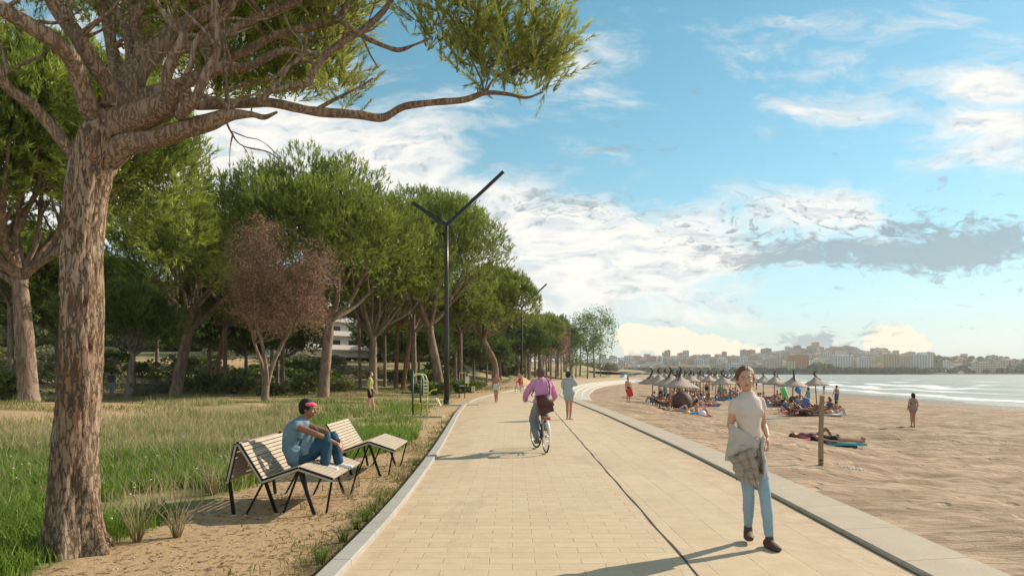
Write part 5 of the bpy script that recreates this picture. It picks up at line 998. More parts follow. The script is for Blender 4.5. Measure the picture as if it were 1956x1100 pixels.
def head(mb, c, M_, k=1.0):
    c = Vector(c); g = lambda x, y, z: c+M_ @ Vector((x*k, y*k, z*k)); S3 = lambda a, b_, c_: (a*k, b_*k, c_*k)
    mb.ell(g(0, -.012, .022), S3(.077, .096, .096), M_, 18, 12); mb.ell(g(0, .022, -.035), S3(.060, .066, .078), M_, 16, 10); mb.ell(g(0, .052, -.078), S3(.030, .028, .026), M_)
    mb.tube([g(0, .082, .012), g(0, .100, -.012), g(0, .104, -.026)], [.009*k, .011*k, .013*k], 8, side=M_ @ Vector((1, 0, 0)), cap='round')
    for s_ in (-1, 1): mb.ell(g(s_*.077, -.008, -.008), S3(.010, .020, .031), M_, 8, 6); mb.ell(g(s_*.033, .066, -.030), S3(.024, .020, .024), M_, 8, 6)
    mb.tube([g(-.036, .080, .028), g(0, .087, .022), g(.036, .080, .028)], .008*k, 6, cap='round')
    mb.ell(g(0, .083, -.054), S3(.023, .012, .0075), M_, 8, 6)
def face(parent, c, M_, k=1.0, brow=(.10, .05, .03), lip=(.42, .13, .10)):
    c = Vector(c); g = lambda x, y, z: c+M_ @ Vector((x*k, y*k, z*k))
    for s_ in (-1, 1):
        mb = MB(); mb.ell(g(s_*.031, .0765, .006), (.0125*k, .006*k, .006*k), M_, 10, 6, 0); mb.ell(g(s_*.031, .0805, .006), (.0052*k, .004*k, .0052*k), M_, 8, 6, 1); link('eye', mb.mesh('eye', [MEYE, MIRIS]), parent)
    mb = MB()
    for s_ in (-1, 1): mb.tube([g(s_*.016, .092, .024), g(s_*.032, .091, .029), g(s_*.050, .078, .023)], [.0035*k, .0034*k, .002*k], 6)
    link('eyebrows', mb.mesh('eyebrows', mat('brow', brow, .8)), parent)
    mb = MB(); mb.ell(g(0, .0905, -.0505), (.022*k, .006*k, .0042*k), M_, 10, 6); mb.ell(g(0, .0905, -.0585), (.019*k, .007*k, .0055*k), M_, 10, 6); link('lips', mb.mesh('lips', mat('lips', lip, .5)), parent)
MEYE = mat('eye_white', (.6, .58, .55), .3); MIRIS = mat('iris', (.05, .03, .02), .2)
def hairball(mb, c, M_, k=1.0, grow=.012, low=-.02, back=.0):
    c = Vector(c); g = lambda x, y, z: c+M_ @ Vector((x*k, y*k, z*k))
    mb.ell(g(0, -.028, .036), ((.079+grow)*k, (.088+grow)*k, (.090+grow)*k), M_, 18, 12); mb.ell(g(0, -.052, low), ((.070+grow)*k, (.056+grow)*k, (.072+grow)*k), M_, 14, 9)
    for s_ in (-1, 1): mb.ell(g(s_*.070, -.010, .020), (.016*k, .040*k, .045*k), M_, 10, 7)
def shoe(mb, an, toe, k=1.0, infl=.0, rise=.06):
    an = Vector(an); toe = Vector(toe); d = toe-an; d.z = 0; d.normalize(); s_ = Vector((d.y, -d.x, 0)); hl = Vector((an.x, an.y, min(an.z, an.z)))-d*.045*k; z_ = toe.z
    mb.tube([Vector((hl.x, hl.y, z_+.01)), Vector((an.x, an.y, z_+.012)), seg(Vector((an.x, an.y, z_+.012)), toe, .6), toe], [(.034*k+infl, .042*k+infl), (.036*k+infl, .045*k+infl), (.044*k+infl, .030*k+infl), (.036*k+infl, .022*k+infl)], 12, side=s_, cap='round')
    mb.tube([Vector((an.x, an.y, z_+.02)), an+Vector((0, 0, rise*.3))], [.038*k+infl, .033*k+infl], 10, cap='round')
ARM = (.050, .044, .038, .036, .024); LEG = (.082, .070, .053, .053, .036)
FOLD = [0]
def build(label, P_, skin, vox=.012, clothes=(), hair=None, fingers=False, fac=False, sex='f', cat='person', thick=1.0, bust=0.0):
    """P_: dict of joints. clothes: list of (name, material, spec dict)."""
    s_ = Vector(P_['side']); fw = P_['fwd']; mb = MB(); ps = P_['spine']; shs, els, wrs, hips, kns, ans, toes = (P_[k] for k in ('sh', 'el', 'wr', 'hip', 'kn', 'an', 'toe'))
    A = [a*thick for a in ARM]; Lg = [a*thick for a in LEG]; wd = 1.0 if sex == 'f' else 1.1
    torso(mb, ps, s_, wide=wd*P_.get('slim', 1), bust=bust, fwd=fw)
    yk = .042*thick; nb = at_curve(spine(ps), .95); yoke(mb, shs, nb, yk)
    for i in (0, 1):
        limb(mb, shs[i], els[i], wrs[i], A); mb.ell(Vector(shs[i]), (.050*thick*wd,)*3)
        limb(mb, hips[i], kns[i], ans[i], Lg); shoe(mb, ans[i], toes[i], .92)
        hd = Vector(P_['hd'][i]) if 'hd' in P_ else (Vector(wrs[i])-Vector(els[i])); ho = P_['ho'][i] if 'ho' in P_ else fw; hu = P_['hu'][i] if 'hu' in P_ else (s_*(1 if i == 0 else -1)); hand(mb, wrs[i], hd, ho, hu, .95, P_.get('curl', (.45, .45))[i], fingers)
    hc = Vector(P_['head']); M_ = frame(P_['face'], P_.get('up', (0, 0, 1))); nk = Vector(at_curve(spine(ps), .97)); mb.tube([nk, hc+M_ @ Vector((0, -.02, -.06))], [.052*wd*P_.get('slim', 1), .049*wd*P_.get('slim', 1)], 12, cap='round'); head(mb, hc, M_)
    o = link('person', remesh('person', mb, vox, skin)); tag(o, label, cat)
    if fac: face(o, hc, M_)
    if hair:
        nm, hm, fn = hair; mb = MB()
        hairball(mb, hc, M_, 1.0, fn.get('grow', .012), fn.get('low', -.02))
        for pts, rs in fn.get('tails', []): mb.tube([hc+M_ @ Vector(p) for p in pts], rs, 10, side=M_ @ Vector((1, 0, 0)), cap='round')
        link(nm, remesh(nm, mb, max(vox*.8, .007), hm, 1, .003 if vox < .013 else 0, 40), o)
    for nm, m_, sp in clothes:
        if 'shoes' in sp:
            for i in (0, 1): mb = MB(); shoe(mb, ans[i], toes[i], 1.0, sp.get('infl', .012)*.6, sp.get('rise', .06)); link(nm, remesh(nm, mb, sp.get('vox', vox), m_, 2), o)
            continue
        mb = MB(); inf = sp.get('infl', .012)
        if 'torso' in sp: torso(mb, ps, s_, sp['torso'][0], sp['torso'][1], inf, wide=wd*P_.get('slim', 1)*sp.get('wide', 1), bust=bust, fwd=fw, flare=sp.get('flare', 0))
        if 'torso' in sp and sp['torso'][1] > .92: yoke(mb, shs, nb, yk+inf)
        if 'sleeve' in sp:
            for i in (0, 1): limb(mb, shs[i], els[i], wrs[i], A, inf+sp.get('sl', .004), .12, sp['sleeve']); mb.ell(Vector(shs[i]), (.050*thick*wd+inf,)*3)
        if 'legs' in sp:
            for i in (0, 1): limb(mb, hips[i], kns[i], ans[i], Lg, inf+sp.get('lg', 0), sp.get('l0', 0), sp['legs'])
        if 'band' in sp: hh = sp['band']; mb.ell(hc+M_ @ Vector((0, -.01, hh[0])), (.084*hh[2], .102*hh[2], hh[1]), M_)
        if 'cap' in sp: mb.ell(hc+M_ @ Vector((0, -.02, .055)), (.092, .108, .075), M_, 16, 10); (mb.ell(hc+M_ @ Vector((0, .09, .05)), (.06, .06, .012), M_, 12, 6) if sp['cap'] else None)
        for pts, rs in sp.get('tubes', []): mb.tube(pts, rs, 12, side=sp.get('tside', None), cap='round')
        link(nm, remesh(nm, mb, sp.get('vox', vox), m_, sp.get('smooth', 2), sp.get('fold', .009 if vox < .013 else .006 if vox < .017 else 0), sp.get('fq', 8.0)), o)
    return o
def stand(h=1.7, stride=.0, arms=((.05, .0), (.05, .0)), bend=(.15, .15), lean=0.0, face=(0, 1, 0), stance=.09, lift=0.0, sw=.19):
    """faces +Y; index 0 = left of the figure (-x). arms: (out, forward) offsets of the elbow; bend: forward offset of the wrist"""
    k = h/1.7; v = lambda x, y, z: Vector((x*k, y*k, z*k)); P_ = {'side': (1, 0, 0), 'fwd': (0, 1, 0)}
    P_['spine'] = [v(0, 0, .94)[:], v(0, -.01+lean*.1, 1.10)[:], v(0, .0+lean*.3, 1.28)[:], v(0, -.02+lean*.5, 1.45)[:]]
    P_['sh'] = [v(-sw+.02, -.01+lean*.4, 1.385), v(sw-.02, -.01+lean*.4, 1.385)]; P_['el'] = [v(-sw-arms[0][0], arms[0][1]-.02+lean*.4, 1.11), v(sw+arms[1][0], arms[1][1]-.02+lean*.4, 1.11)]
    P_['wr'] = [v(-sw-arms[0][0]+.0, arms[0][1]+bend[0]+lean*.3, .88+abs(bend[0])*.45), v(sw+arms[1][0], arms[1][1]+bend[1]+lean*.3, .88+abs(bend[1])*.45)]
    P_['hip'] = [v(-.088, 0, .88), v(.088, 0, .88)]; P_['kn'] = [v(-stance-.005, stride*.5+.02+lift*.1, .49), v(stance+.005, -stride*.28+.02, .49)]
    P_['an'] = [v(-stance, stride, .085), v(stance, -stride, .085+lift)]; P_['toe'] = [v(-stance-.02, stride+.15, .022), v(stance+.02, -stride+.15, .022+lift*.4)]
    P_['head'] = v(0, .015+lean*.65, 1.585); P_['face'] = face; return P_
def setp(o, px, Y_, yaw, z, label=None):
    x_ = (px-HX)/F*Y_; o.location = (x_, Y_, z); o.rotation_euler = (0, 0, yaw); return o

# -- the woman walking towards the camera (local: faces -y, photo left = -x)
def V3(px, py, dy=0.0): return Vector(((px-1440)/200, dy, (1046-py)/200))
def pw(px, py, dy=0.0): return V3(px, py, dy)
P_ = {'side': (1, .12, 0), 'fwd': (.12, -1, 0), 'spine': [pw(1432, 862)[:], pw(1431, 828, -.01)[:], pw(1429, 795, 0)[:], pw(1429, 757, .03)[:]],
      'sh': [pw(1404, 775, -.0), pw(1454, 774, .04)], 'el': [pw(1396, 822, .03), pw(1464, 818, .08)], 'wr': [pw(1424, 850, -.16), pw(1463, 838, -.04)],
      'hip': [pw(1420, 872, -.0), pw(1446, 870, .02)], 'kn': [pw(1429, 945, -.02), pw(1455, 948, -.10)], 'an': [pw(1437, 1018, .12), pw(1461, 1029, -.12)], 'toe': [pw(1431, 1034, .0)-Vector((0, .0, 0)), pw(1465, 1041, -.27)],
      'head': pw(1424, 731, .0), 'face': (-.20, -1, .02), 'up': (-.04, 0, 1), 'hd': [Vector((.9, -.35, .25)), Vector((.05, -.35, -1))], 'ho': [(0, -.2, 1), (-.6, -1, .1)], 'hu': [(-.3, 1, .3), (-1, .1, -.1)], 'curl': (.85, .6), 'slim': .82}
M_JEAN = cloth('light_denim', (.27, .38, .46), .22, 9, .3); M_TEE = cloth('cream_tee', (.60, .515, .455), .05, 12, .25); M_HAIR = mat('auburn_hair', (.15, .06, .022), .5, var=.4, vscale=60, bump=.4, bscale=120)
M_SHOE = mat('brown_suede', (.075, .042, .03), .7, var=.2)
woman = build('woman in a cream short sleeved top and light blue jeans walking towards the camera with a plaid jacket over her arm', P_, SK_L, .0075, [
    ('shirt', M_TEE, dict(torso=(.10, .97), sleeve=.30, sl=.006, infl=.007, wide=.98, vox=.008, smooth=3, fold=.0025, fq=11)),
    ('jeans', M_JEAN, dict(torso=(-.16, .22), legs=1.88, infl=.006, lg=.002, wide=1.0, vox=.008, fold=.004)),
    ('shoe', M_SHOE, dict(shoes=1, infl=.012, vox=.009))], ('hair', M_HAIR, dict(grow=.010, low=-.01, tails=[([(.066, .0, .05), (.074, -.01, .0), (.068, -.03, -.035)], [.018, .018, .012]), ([(-.066, .0, .05), (-.074, -.01, .0), (-.068, -.03, -.035)], [.018, .018, .012]), ([(0, -.10, .0), (0, -.125, -.04)], [(.035, .03), (.03, .025)])])), True, True, bust=.70, thick=.86)
woman['label'] = 'woman in cream top and light blue jeans walking towards the camera, jacket over her arm'
woman.location = ((1440-HX)/F*6.75, 6.75, .0)
mb = MB(); hc = P_['head']; Mh = frame(P_['face'], P_['up'])
# plaid jacket draped over the forearm: a folded sheet hanging from the arm
m = bpy.data.materials.new('plaid_wool'); m.use_nodes = True; q = NT(m.node_tree); b = q.n['Principled BSDF']; t = q.new('ShaderNodeAttribute', attribute_name='tint').outputs['Vector']; u_, v_, w3 = q.sep(t)
def stripes(c, n, lo): return q.m('GREATER_THAN', q.m('FRACT', q.m('MULTIPLY', c, n*.62)), lo)
s1, s2 = stripes(u_, 6.0, .55), stripes(v_, 7.0, .55); l1, l2 = stripes(u_, 12.0, .88), stripes(v_, 14.0, .88)
c = q.mix(q.m('MULTIPLY', q.m('ADD', s1, s2), .5), (.33, .26, .20), (.16, .12, .10)); c = q.mix(q.m('MULTIPLY', s1, q.m('SUBTRACT', 1.0, s2)), c, (.26, .17, .10)); c = q.mix(q.m('MAXIMUM', l1, l2), c, (.24, .27, .31))
q.put(b.inputs['Base Color'], q.mix(q.m('MULTIPLY', q.noise(q.new('ShaderNodeTexCoord').outputs['Object'], 60, 3), .3), c, (.5, .45, .4))); b.inputs['Roughness'].default_value = 1
M_PLAID = m; M_FLEECE = cloth('cream_fleece', (.50, .45, .39), .1, 40, .8)
def sheet(name, corners, n, m_, parent, amp=.03, fr=5.0, thick_=.012, seed=0, uvs=(0, 1, 0, 1)):
    """draped cloth between four corners (tl, tr, bl, br) with folds, given thickness"""
    tl, tr, bl_, br_ = [np.array(c_, float) for c_ in corners]; a = np.linspace(0, 1, n); U, Vv = np.meshgrid(a, a); U = U[..., None]; Vv = Vv[..., None]
    Pn = tl*(1-U)*(1-Vv)+tr*U*(1-Vv)+bl_*(1-U)*Vv+br_*U*Vv; ph = U*fr*6.28+fbm(np.concatenate([U*3, Vv*3, 0*U+seed], -1), 2, seed)[..., None]*5
    Pn = Pn+np.concatenate([.4*np.cos(ph), np.sin(ph), 0*ph], -1)*amp*(.25+Vv)+(fbm(Pn*14, 3, seed)-.5)[..., None]*np.array([.03, .05, .03])
    Pn[..., 1] -= (np.sin(Vv[..., 0]*3.14)*.03)
    i = np.arange(n*n).reshape(n, n); F4 = np.stack([i[:-1, :-1], i[:-1, 1:], i[1:, 1:], i[1:, :-1]], -1).reshape(-1, 4)
    V1 = Pn.reshape(-1, 3); nr_ = np.zeros_like(V1); fn = np.cross(V1[F4[:, 2]]-V1[F4[:, 0]], V1[F4[:, 3]]-V1[F4[:, 1]])
    for k_ in range(4): np.add.at(nr_, F4[:, k_], fn)
    V2 = V1+norm(nr_)*thick_; F2 = F4[:, ::-1]+n*n; ed = np.concatenate([i[0, :], i[1:, -1], i[-1, -2::-1], i[-2:0:-1, 0]]); ed2 = np.roll(ed, -1); F3 = np.stack([ed2, ed, ed+n*n, ed2+n*n], -1)
    V = np.concatenate([V1, V2]); uu = np.concatenate([U, Vv, 0*U], -1).reshape(-1, 3)*np.array([uvs[1]-uvs[0], uvs[3]-uvs[2], 1])+np.array([uvs[0], uvs[2], 0])
    return link(name, mesh_np(name, V, np.concatenate([F4, F2, F3]), [m_], col=np.concatenate([uu, uu]), smooth=True), parent)
jk = thing('jacket', 'plaid jacket with cream fleece lining draped over the walking woman\'s forearm', 'jacket', woman.location)
sheet('lining', [pw(1393, 812, .0), pw(1438, 842, -.20), pw(1385, 884, -.02), pw(1424, 872, -.22)], 36, M_FLEECE, jk, .022, 1.3, .03, 1)
sheet('body', [pw(1386, 876, -.06), pw(1443, 842, -.23), pw(1404, 918, -.13), pw(1446, 908, -.20)], 50, M_PLAID, jk, .040, 2.0, .02, 2)
sheet('sleeve', [pw(1386, 880, -.10), pw(1416, 858, -.29), pw(1414, 925, -.16), pw(1434, 927, -.2)], 30, M_PLAID, jk, .026, 1.1, .03, 3, (0, .6, 0, .8))
mb = MB(); mb.tube(crs([pw(1442, 838, -.235), pw(1438, 856, -.25), pw(1443, 885, -.235), pw(1445, 912, -.2)], 6), [(.012, .02)]*19, 10, side=(1, 0, 0), cap='round'); link('collar', mb.mesh('collar', M_FLEECE), jk)

# -- the person sitting on the bench (world metres relative to the seat)
B0 = Vector((-2.10, 8.28, float(gz(-2.6, 9))))
def pb(x, y, z): return Vector((x, y, z))
P_ = {'side': (0, 1, 0), 'fwd': (1, 0, .1), 'spine': [pb(-.60, .70, .60)[:], pb(-.70, .70, .76)[:], pb(-.66, .70, .93)[:], pb(-.55, .70, 1.09)[:]],
      'sh': [pb(-.60, .86, 1.03), pb(-.60, .53, 1.03)], 'el': [pb(-.33, .90, .94), pb(-.33, .52, .93)], 'wr': [pb(-.10, .77, .82), pb(-.10, .63, .80)],
      'hip': [pb(-.55, .79, .60), pb(-.55, .61, .60)], 'kn': [pb(-.20, .81, .89), pb(-.22, .60, .88)], 'an': [pb(-.12, .81, .52), pb(-.24, .56, .535)], 'toe': [pb(.03, .83, .485), pb(-.09, .55, .495)],
      'head': pb(-.49, .70, 1.235), 'face': (1, -.05, -.12), 'up': (.1, 0, 1), 'hd': [Vector((.6, -.8, -.8)), Vector((.6, .6, -.9))], 'ho': [(0, -1, .5), (0, 1, .6)], 'hu': [(0, -.5, -1), (0, .5, -1)], 'curl': (.6, .6)}
M_DENIM = cloth('denim_vest', (.16, .25, .31), .25, 12); M_DJEAN = cloth('dark_jeans', (.035, .085, .135), .3, 10); M_BLACK = mat('black_hair', (.012, .010, .010), .7, bump=.6, bscale=150); M_SOCK = cloth('white_socks', (.66, .66, .68), .04)
M_PINK = cloth('pink_band', (.72, .13, .22), .25, 30)
o = build('person in denim vest and pink headband hugging the knees on the bench', P_, SK_D, .009, [
    ('vest', M_DENIM, dict(torso=(.0, .95), infl=.022, flare=.05)), ('jeans', M_DJEAN, dict(torso=(-.18, .12), legs=1.9, infl=.012, lg=.008)),
    ('sock', M_SOCK, dict(shoes=1, infl=.006)), ('headband', M_PINK, dict(band=(.060, .034, 1.04)))], ('hair', M_BLACK, dict(grow=.010, low=.0)), True, True, thick=.95)
o.location = B0+Vector((.0, .0, -.02)); sitter = o

sheet('vest_flap', [(-.47, .545, 1.0), (-.40, .60, .98), (-.55, .50, .66), (-.36, .545, .70)], 16, M_DENIM, o, .02, 1.1, .012, 6)
sheet('vest_flap', [(-.43, .80, 1.0), (-.40, .76, .98), (-.42, .86, .70), (-.34, .80, .72)], 12, M_DENIM, o, .015, 1.1, .012, 7)

# -- the bicycle and its rider, seen from behind
M_TYRE = mat('tyre', (.02, .02, .02), .8); M_CHROME = mat('chrome', (.6, .6, .6), .25, 1.0); M_FRAME = mat('bike_frame', (.10, .11, .12), .35, .3); M_REDL = mat('red_reflector', (.65, .04, .02), .3)
M_WHT = mat('white_guard', (.7, .7, .68), .4)
def bicycle(label, loc, rz, steer=0.0, sc=1.0, fm=None):
    fm = fm or M_FRAME; root = thing('bicycle', label, 'bicycle', loc, rz); root.scale = (sc,)*3
    def ring(mb, c, r_, t_, n=36, mi=0, yaw=0):
        pts = [(c[0]-math.sin(yaw)*r_*math.cos(a), c[1]+math.cos(yaw)*r_*math.cos(a), c[2]+r_*math.sin(a)) for a in np.linspace(0, 2*math.pi, n+1)]; mb.tube(pts, t_, 6, mi=mi, side=(math.cos(yaw), math.sin(yaw), 0), cap=False)
    for c, yw in (((0, -.52, .34), 0), ((0, .52, .34), steer)):
        w0 = MB(); ring(w0, c, .322, .017, yaw=yw); wh = link('wheel', w0.mesh('wheel', M_TYRE), root)
        w1 = MB(); ring(w1, c, .302, .010, yaw=yw)
        for k_ in range(14): a = k_*2*math.pi/14; w1.tube([c, (c[0]-math.sin(yw)*.3*math.cos(a), c[1]+math.cos(yw)*.3*math.cos(a), c[2]+.3*math.sin(a))], .0022, 4)
        w1.tube([(c[0]-.05, c[1], c[2]), (c[0]+.05, c[1], c[2])], .018, 8); link('rim', w1.mesh('rim', M_CHROME), wh)
    mb = MB(); BB = (0, -.06, .30); ST = (0, -.18, .80); HT = (0, .36, .82); HB = (0, .40, .66)
    for a, b_, r_ in ((BB, ST, .017), (ST, HT, .016), (BB, HB, .019), (HT, HB, .02)): mb.tube([a, b_], r_, 8)
    for s_ in (-.06, .06): mb.tube([(s_, -.52, .34), (s_*.4, -.06, .30)], .010, 6); mb.tube([(s_, -.52, .34), (s_*.3, -.17, .76)], .009, 6); mb.tube([(s_*.9, .52, .34), (s_*.7, .42, .64), (0, .395, .69)], .012, 6)
    link('frame', mb.mesh('frame', fm), root)
    mb = MB(); mb.tube([(0, .36, .82), (0, .34, 1.0)], .014, 8); mb.tube(crs([(-.29, .20, 1.02), (-.24, .30, 1.03), (-.08, .35, 1.01), (.08, .35, 1.01), (.24, .30, 1.03), (.29, .20, 1.02)], 4), .012, 7); link('handlebar', mb.mesh('handlebar', M_CHROME), root)
    mb = MB(); mb.tube([(0, -.18, .8), (0, -.20, .90)], .014, 8); mb.ell((0, -.26, .925), (.075, .09, .03)); mb.ell((0, -.15, .925), (.03, .11, .022)); link('saddle', mb.mesh('saddle', M_TYRE), root)
    mb = MB(); mb.box((0, -.50, .74), (.13, .36, .02)); mb.bar((.05, -.52, .34), (.06, -.52, .74), .012, .012); mb.bar((-.05, -.52, .34), (-.06, -.52, .74), .012, .012); rk = link('rear_rack', mb.mesh('rear_rack', M_CHROME), root)
    mb = MB(); mb.box((0, -.705, .715), (.11, .03, .055)); mb.ell((0, -.715, .715), (.06, .02, .03)); link('tail_light', mb.mesh('tail_light', M_REDL), rk)
    mb = MB(); pts = [(0, -.52+.355*math.cos(a), .34+.355*math.sin(a)) for a in np.linspace(R(60), R(205), 12)]; mb.tube(pts, [(.026, .005)]*12, 6, side=(1, 0, 0)); link('mudguard', mb.mesh('mudguard', M_WHT), root)
    mb = MB(); mb.tube([(-.05, -.06, .30), (.05, -.06, .30)], .03, 10); mb.bar((.055, -.06, .30), (.06, .05, .42), .012, .02); mb.bar((-.055, -.06, .30), (-.06, -.17, .18), .012, .02); mb.box((.11, .05, .42), (.10, .09, .02)); mb.box((-.11, -.17, .18), (.10, .09, .02)); link('crank', mb.mesh('crank', M_STEEL), root)
    return root
def rider(lean=.12, hands=True):
    return {'side': (1, 0, 0), 'fwd': (0, 1, 0), 'spine': [(0, -.20, 1.02), (0, -.24, 1.16), (0, -.17, 1.33), (0, -.07, 1.48)], 'sh': [Vector((-.175, -.10, 1.42)), Vector((.175, -.10, 1.42))],
      'el': [Vector((-.32, -.02, 1.19)), Vector((.30, -.02, 1.17))], 'wr': [Vector((-.30, .18, 1.06)), Vector((.29, .17, 1.06))], 'hip': [Vector((-.09, -.19, .95)), Vector((.09, -.19, .95))],
      'kn': [Vector((-.14, .14, .66)), Vector((.12, .22, .82))], 'an': [Vector((-.12, -.19, .285)), Vector((.11, .0, .53))], 'toe': [Vector((-.13, -.04, .205)), Vector((.12, .14, .455))],
      'head': Vector((0, .0, 1.615)), 'face': (.1, 1, -.05), 'hd': [Vector((.1, 1, -.2)), Vector((-.1, 1, -.2))], 'ho': [(1, 0, 0), (-1, 0, 0)], 'hu': [(0, 0, -1), (0, 0, -1)], 'curl': (.9, .9)}
bx0, by0 = (1033-HX)/F*14.9, 14.9
bicycle('bicycle ridden away from the camera by the man in the pink sweater, red rear light', (bx0, by0, .004), R(9), R(10))
M_PSW = cloth('pink_sweater', (.56, .25, .42), .18, 10, .5); M_GTR = cloth('grey_trousers', (.20, .22, .235), .2, 9); M_TUFT = mat('grey_brown_hair', (.12, .085, .065), .9, var=.5, vscale=40, bump=1, bscale=60)
o = build('man in a pink sweater and grey trousers riding away from the camera on a bicycle', rider(), SK_M, .012, [
    ('sweater', M_PSW, dict(torso=(.06, .97), sleeve=1.9, infl=.018, sl=.010, wide=1.02)), ('trousers', M_GTR, dict(torso=(-.18, .15), legs=1.88, infl=.018, lg=.016)), ('shoe', mat('olive_shoes', (.13, .12, .08), .7), dict(shoes=1, infl=.010))],
    ('hair', M_TUFT, dict(grow=.020, low=.015)), True, False, 'm')
o.location = (bx0, by0, .004); o.rotation_euler = (0, 0, R(9))
bag = thing('shoulder_bag', 'dark brown leather messenger bag slung behind the cyclist in pink', 'bag', (bx0, by0, .004), R(9)); bag.scale = (.9, 1, 1)
M_BAG = mat('brown_leather', (.085, .026, .020), .5, var=.2, vscale=9)
mb = MB(); mb.add([(-.20, -.335, 1.17), (.15, -.335, 1.22), (.20, -.355, .86), (-.12, -.355, .78), (-.20, -.41, 1.16), (.15, -.41, 1.21), (.22, -.46, .85), (-.13, -.46, .76)], [(0, 1, 2, 3), (7, 6, 5, 4), (4, 5, 1, 0), (5, 6, 2, 1), (6, 7, 3, 2), (7, 4, 0, 3)])
me = mb.mesh('body', M_BAG); bo = link('body', me, bag); bv = bo.modifiers.new('b', 'BEVEL'); bv.width = .025; bv.segments = 3
mb = MB(); mb.add([(-.19, -.42, 1.165), (.145, -.42, 1.215), (.205, -.475, .97), (-.155, -.475, .92)], [(0, 1, 2, 3)]); fo = link('flap', mb.mesh('flap', M_BAG), bag); so_ = fo.modifiers.new('s', 'SOLIDIFY'); so_.thickness = .012
mb = MB(); mb.tube(crs([(.12, -.38, 1.20), (.14, -.30, 1.36), (.12, -.19, 1.49), (.06, -.02, 1.51), (-.06, .07, 1.36), (-.19, .02, 1.22), (-.24, -.15, 1.15), (-.19, -.37, 1.16)], 5), [(.016, .004)]*36, 6, side=(1, 0, 0)); link('strap', mb.mesh('strap', mat('strap', (.03, .014, .012), .6)), bag)

# -- other people on the promenade and in the park
M_BLUEG = cloth('grey_blue_shirt', (.34, .38, .38), .18, 8); M_SHORTS = cloth('grey_shorts', (.30, .36, .38), .2); M_NAVY = cloth('navy_cap', (.02, .05, .08), .1)
P1 = stand(1.68, .02, ((.04, .02), (.10, .03)), (.1, .2), stance=.07); P1['wr'][1] = Vector((.10, .13, 1.50)); P1['el'][1] = Vector((.26, .05, 1.22)); P1['hd'] = [Vector((0, .3, -1)), Vector((-.2, .1, 1))]
o = build('woman in loose grey shirt and dark cap standing barefoot on the promenade', P1, SK_M, .014, [('shirt', M_BLUEG, dict(torso=(.02, .95), sleeve=.75, infl=.035, sl=.02, flare=.12)), ('shorts', M_SHORTS, dict(torso=(-.2, .1), legs=.38, infl=.03)), ('cap', M_NAVY, dict(cap=True, infl=0))],
    ('hair', M_BLACK, dict(grow=.008, low=-.05)), False, False)
setp(o, 1086.5, 24.9, R(-35), .003)
M_WSH = cloth('pale_denim_shorts', (.52, .56, .60), .1); M_BHAIR = mat('brown_hair', (.06, .025, .015), .6, bump=.4, bscale=90)
LONG = [([(0, -.09, .02), (0, -.11, -.12), (0, -.10, -.28)], [(.075, .04), (.085, .035), (.05, .02)])]
P2 = stand(1.64, .03, ((.03, .02), (.06, -.02)), (.12, .05), stance=.06)
o = build('long haired woman in pale shorts standing at the left edge of the promenade', P2, SK_M, .016, [('top', cloth('tan_top', (.40, .20, .14), .1), dict(torso=(.55, .86), infl=.012)), ('shorts', M_WSH, dict(torso=(-.16, .14), legs=.25, infl=.02))], ('hair', M_BHAIR, dict(grow=.008, low=-.03, tails=LONG)), False, False)
setp(o, 948, 38.8, R(160), .003)
M_YEL = cloth('yellow_jacket', (.36, .33, .12), .25, 12); M_BLK = cloth('black_cloth', (.02, .018, .018), .1)
P3 = stand(1.72, .17, ((.03, .05), (.05, -.03)), (.1, .04), stance=.05)
o = build('girl in a yellow top and black shorts walking on the grass behind the benches', P3, SK_L, .014, [('top', M_YEL, dict(torso=(.15, .95), sleeve=1.3, infl=.018, sl=.006)), ('shorts', M_BLK, dict(torso=(-.18, .18), legs=.45, infl=.014)), ('shoe', M_SOCK, dict(shoes=1, infl=.012))], ('hair', M_BHAIR, dict(grow=.010, low=-.03, tails=[([(0, -.09, .02), (0, -.12, -.15), (0, -.11, -.36)], [(.075, .04), (.085, .04), (.05, .025)])])), False, False)
z_ = float(gz((707-HX)/F*28.6, 28.6)); setp(o, 707, 28.6, R(-78), z_)
P4 = stand(1.74, .08, ((.05, .0), (.05, .0)), (.12, .12))
o = build('man in dark shirt and blue jeans walking away on the sandy trail among pines', P4, SK_M, .018, [('shirt', cloth('charcoal_shirt', (.06, .06, .075), .2), dict(torso=(.05, .96), sleeve=.8, infl=.02)), ('jeans', cloth('mid_denim', (.15, .22, .33), .2), dict(torso=(-.18, .12), legs=1.9, infl=.014, lg=.01))], ('hair', M_BLACK, dict(grow=.008)), False, False, 'm')
z_ = float(gz((213-HX)/F*51, 51)); setp(o, 213, 51, R(5), z_)
# far cyclist coming towards the camera
Yc = 57.0; xc = (989-HX)/F*Yc+.1
bicycle('bicycle of the distant rider in red coming along the left kerb', (xc, Yc, .004), R(155), R(12), 1.0, M_WHT)
o = build('distant cyclist in a red skirt and helmet riding towards the camera by the left kerb', rider(), SK_L, .018, [('top', cloth('peach_top', (.55, .36, .28), .15), dict(torso=(.1, .92), infl=.015)), ('skirt', cloth('red_cloth', (.66, .05, .035), .1), dict(torso=(-.2, .12), legs=.9, infl=.03)), ('helmet', cloth('dark_helmet', (.06, .05, .05), .1), dict(cap=False, infl=0))], ('hair', M_BHAIR, dict(grow=.006)), False, False)
o.location = (xc, Yc, .004); o.rotation_euler = (0, 0, R(155))

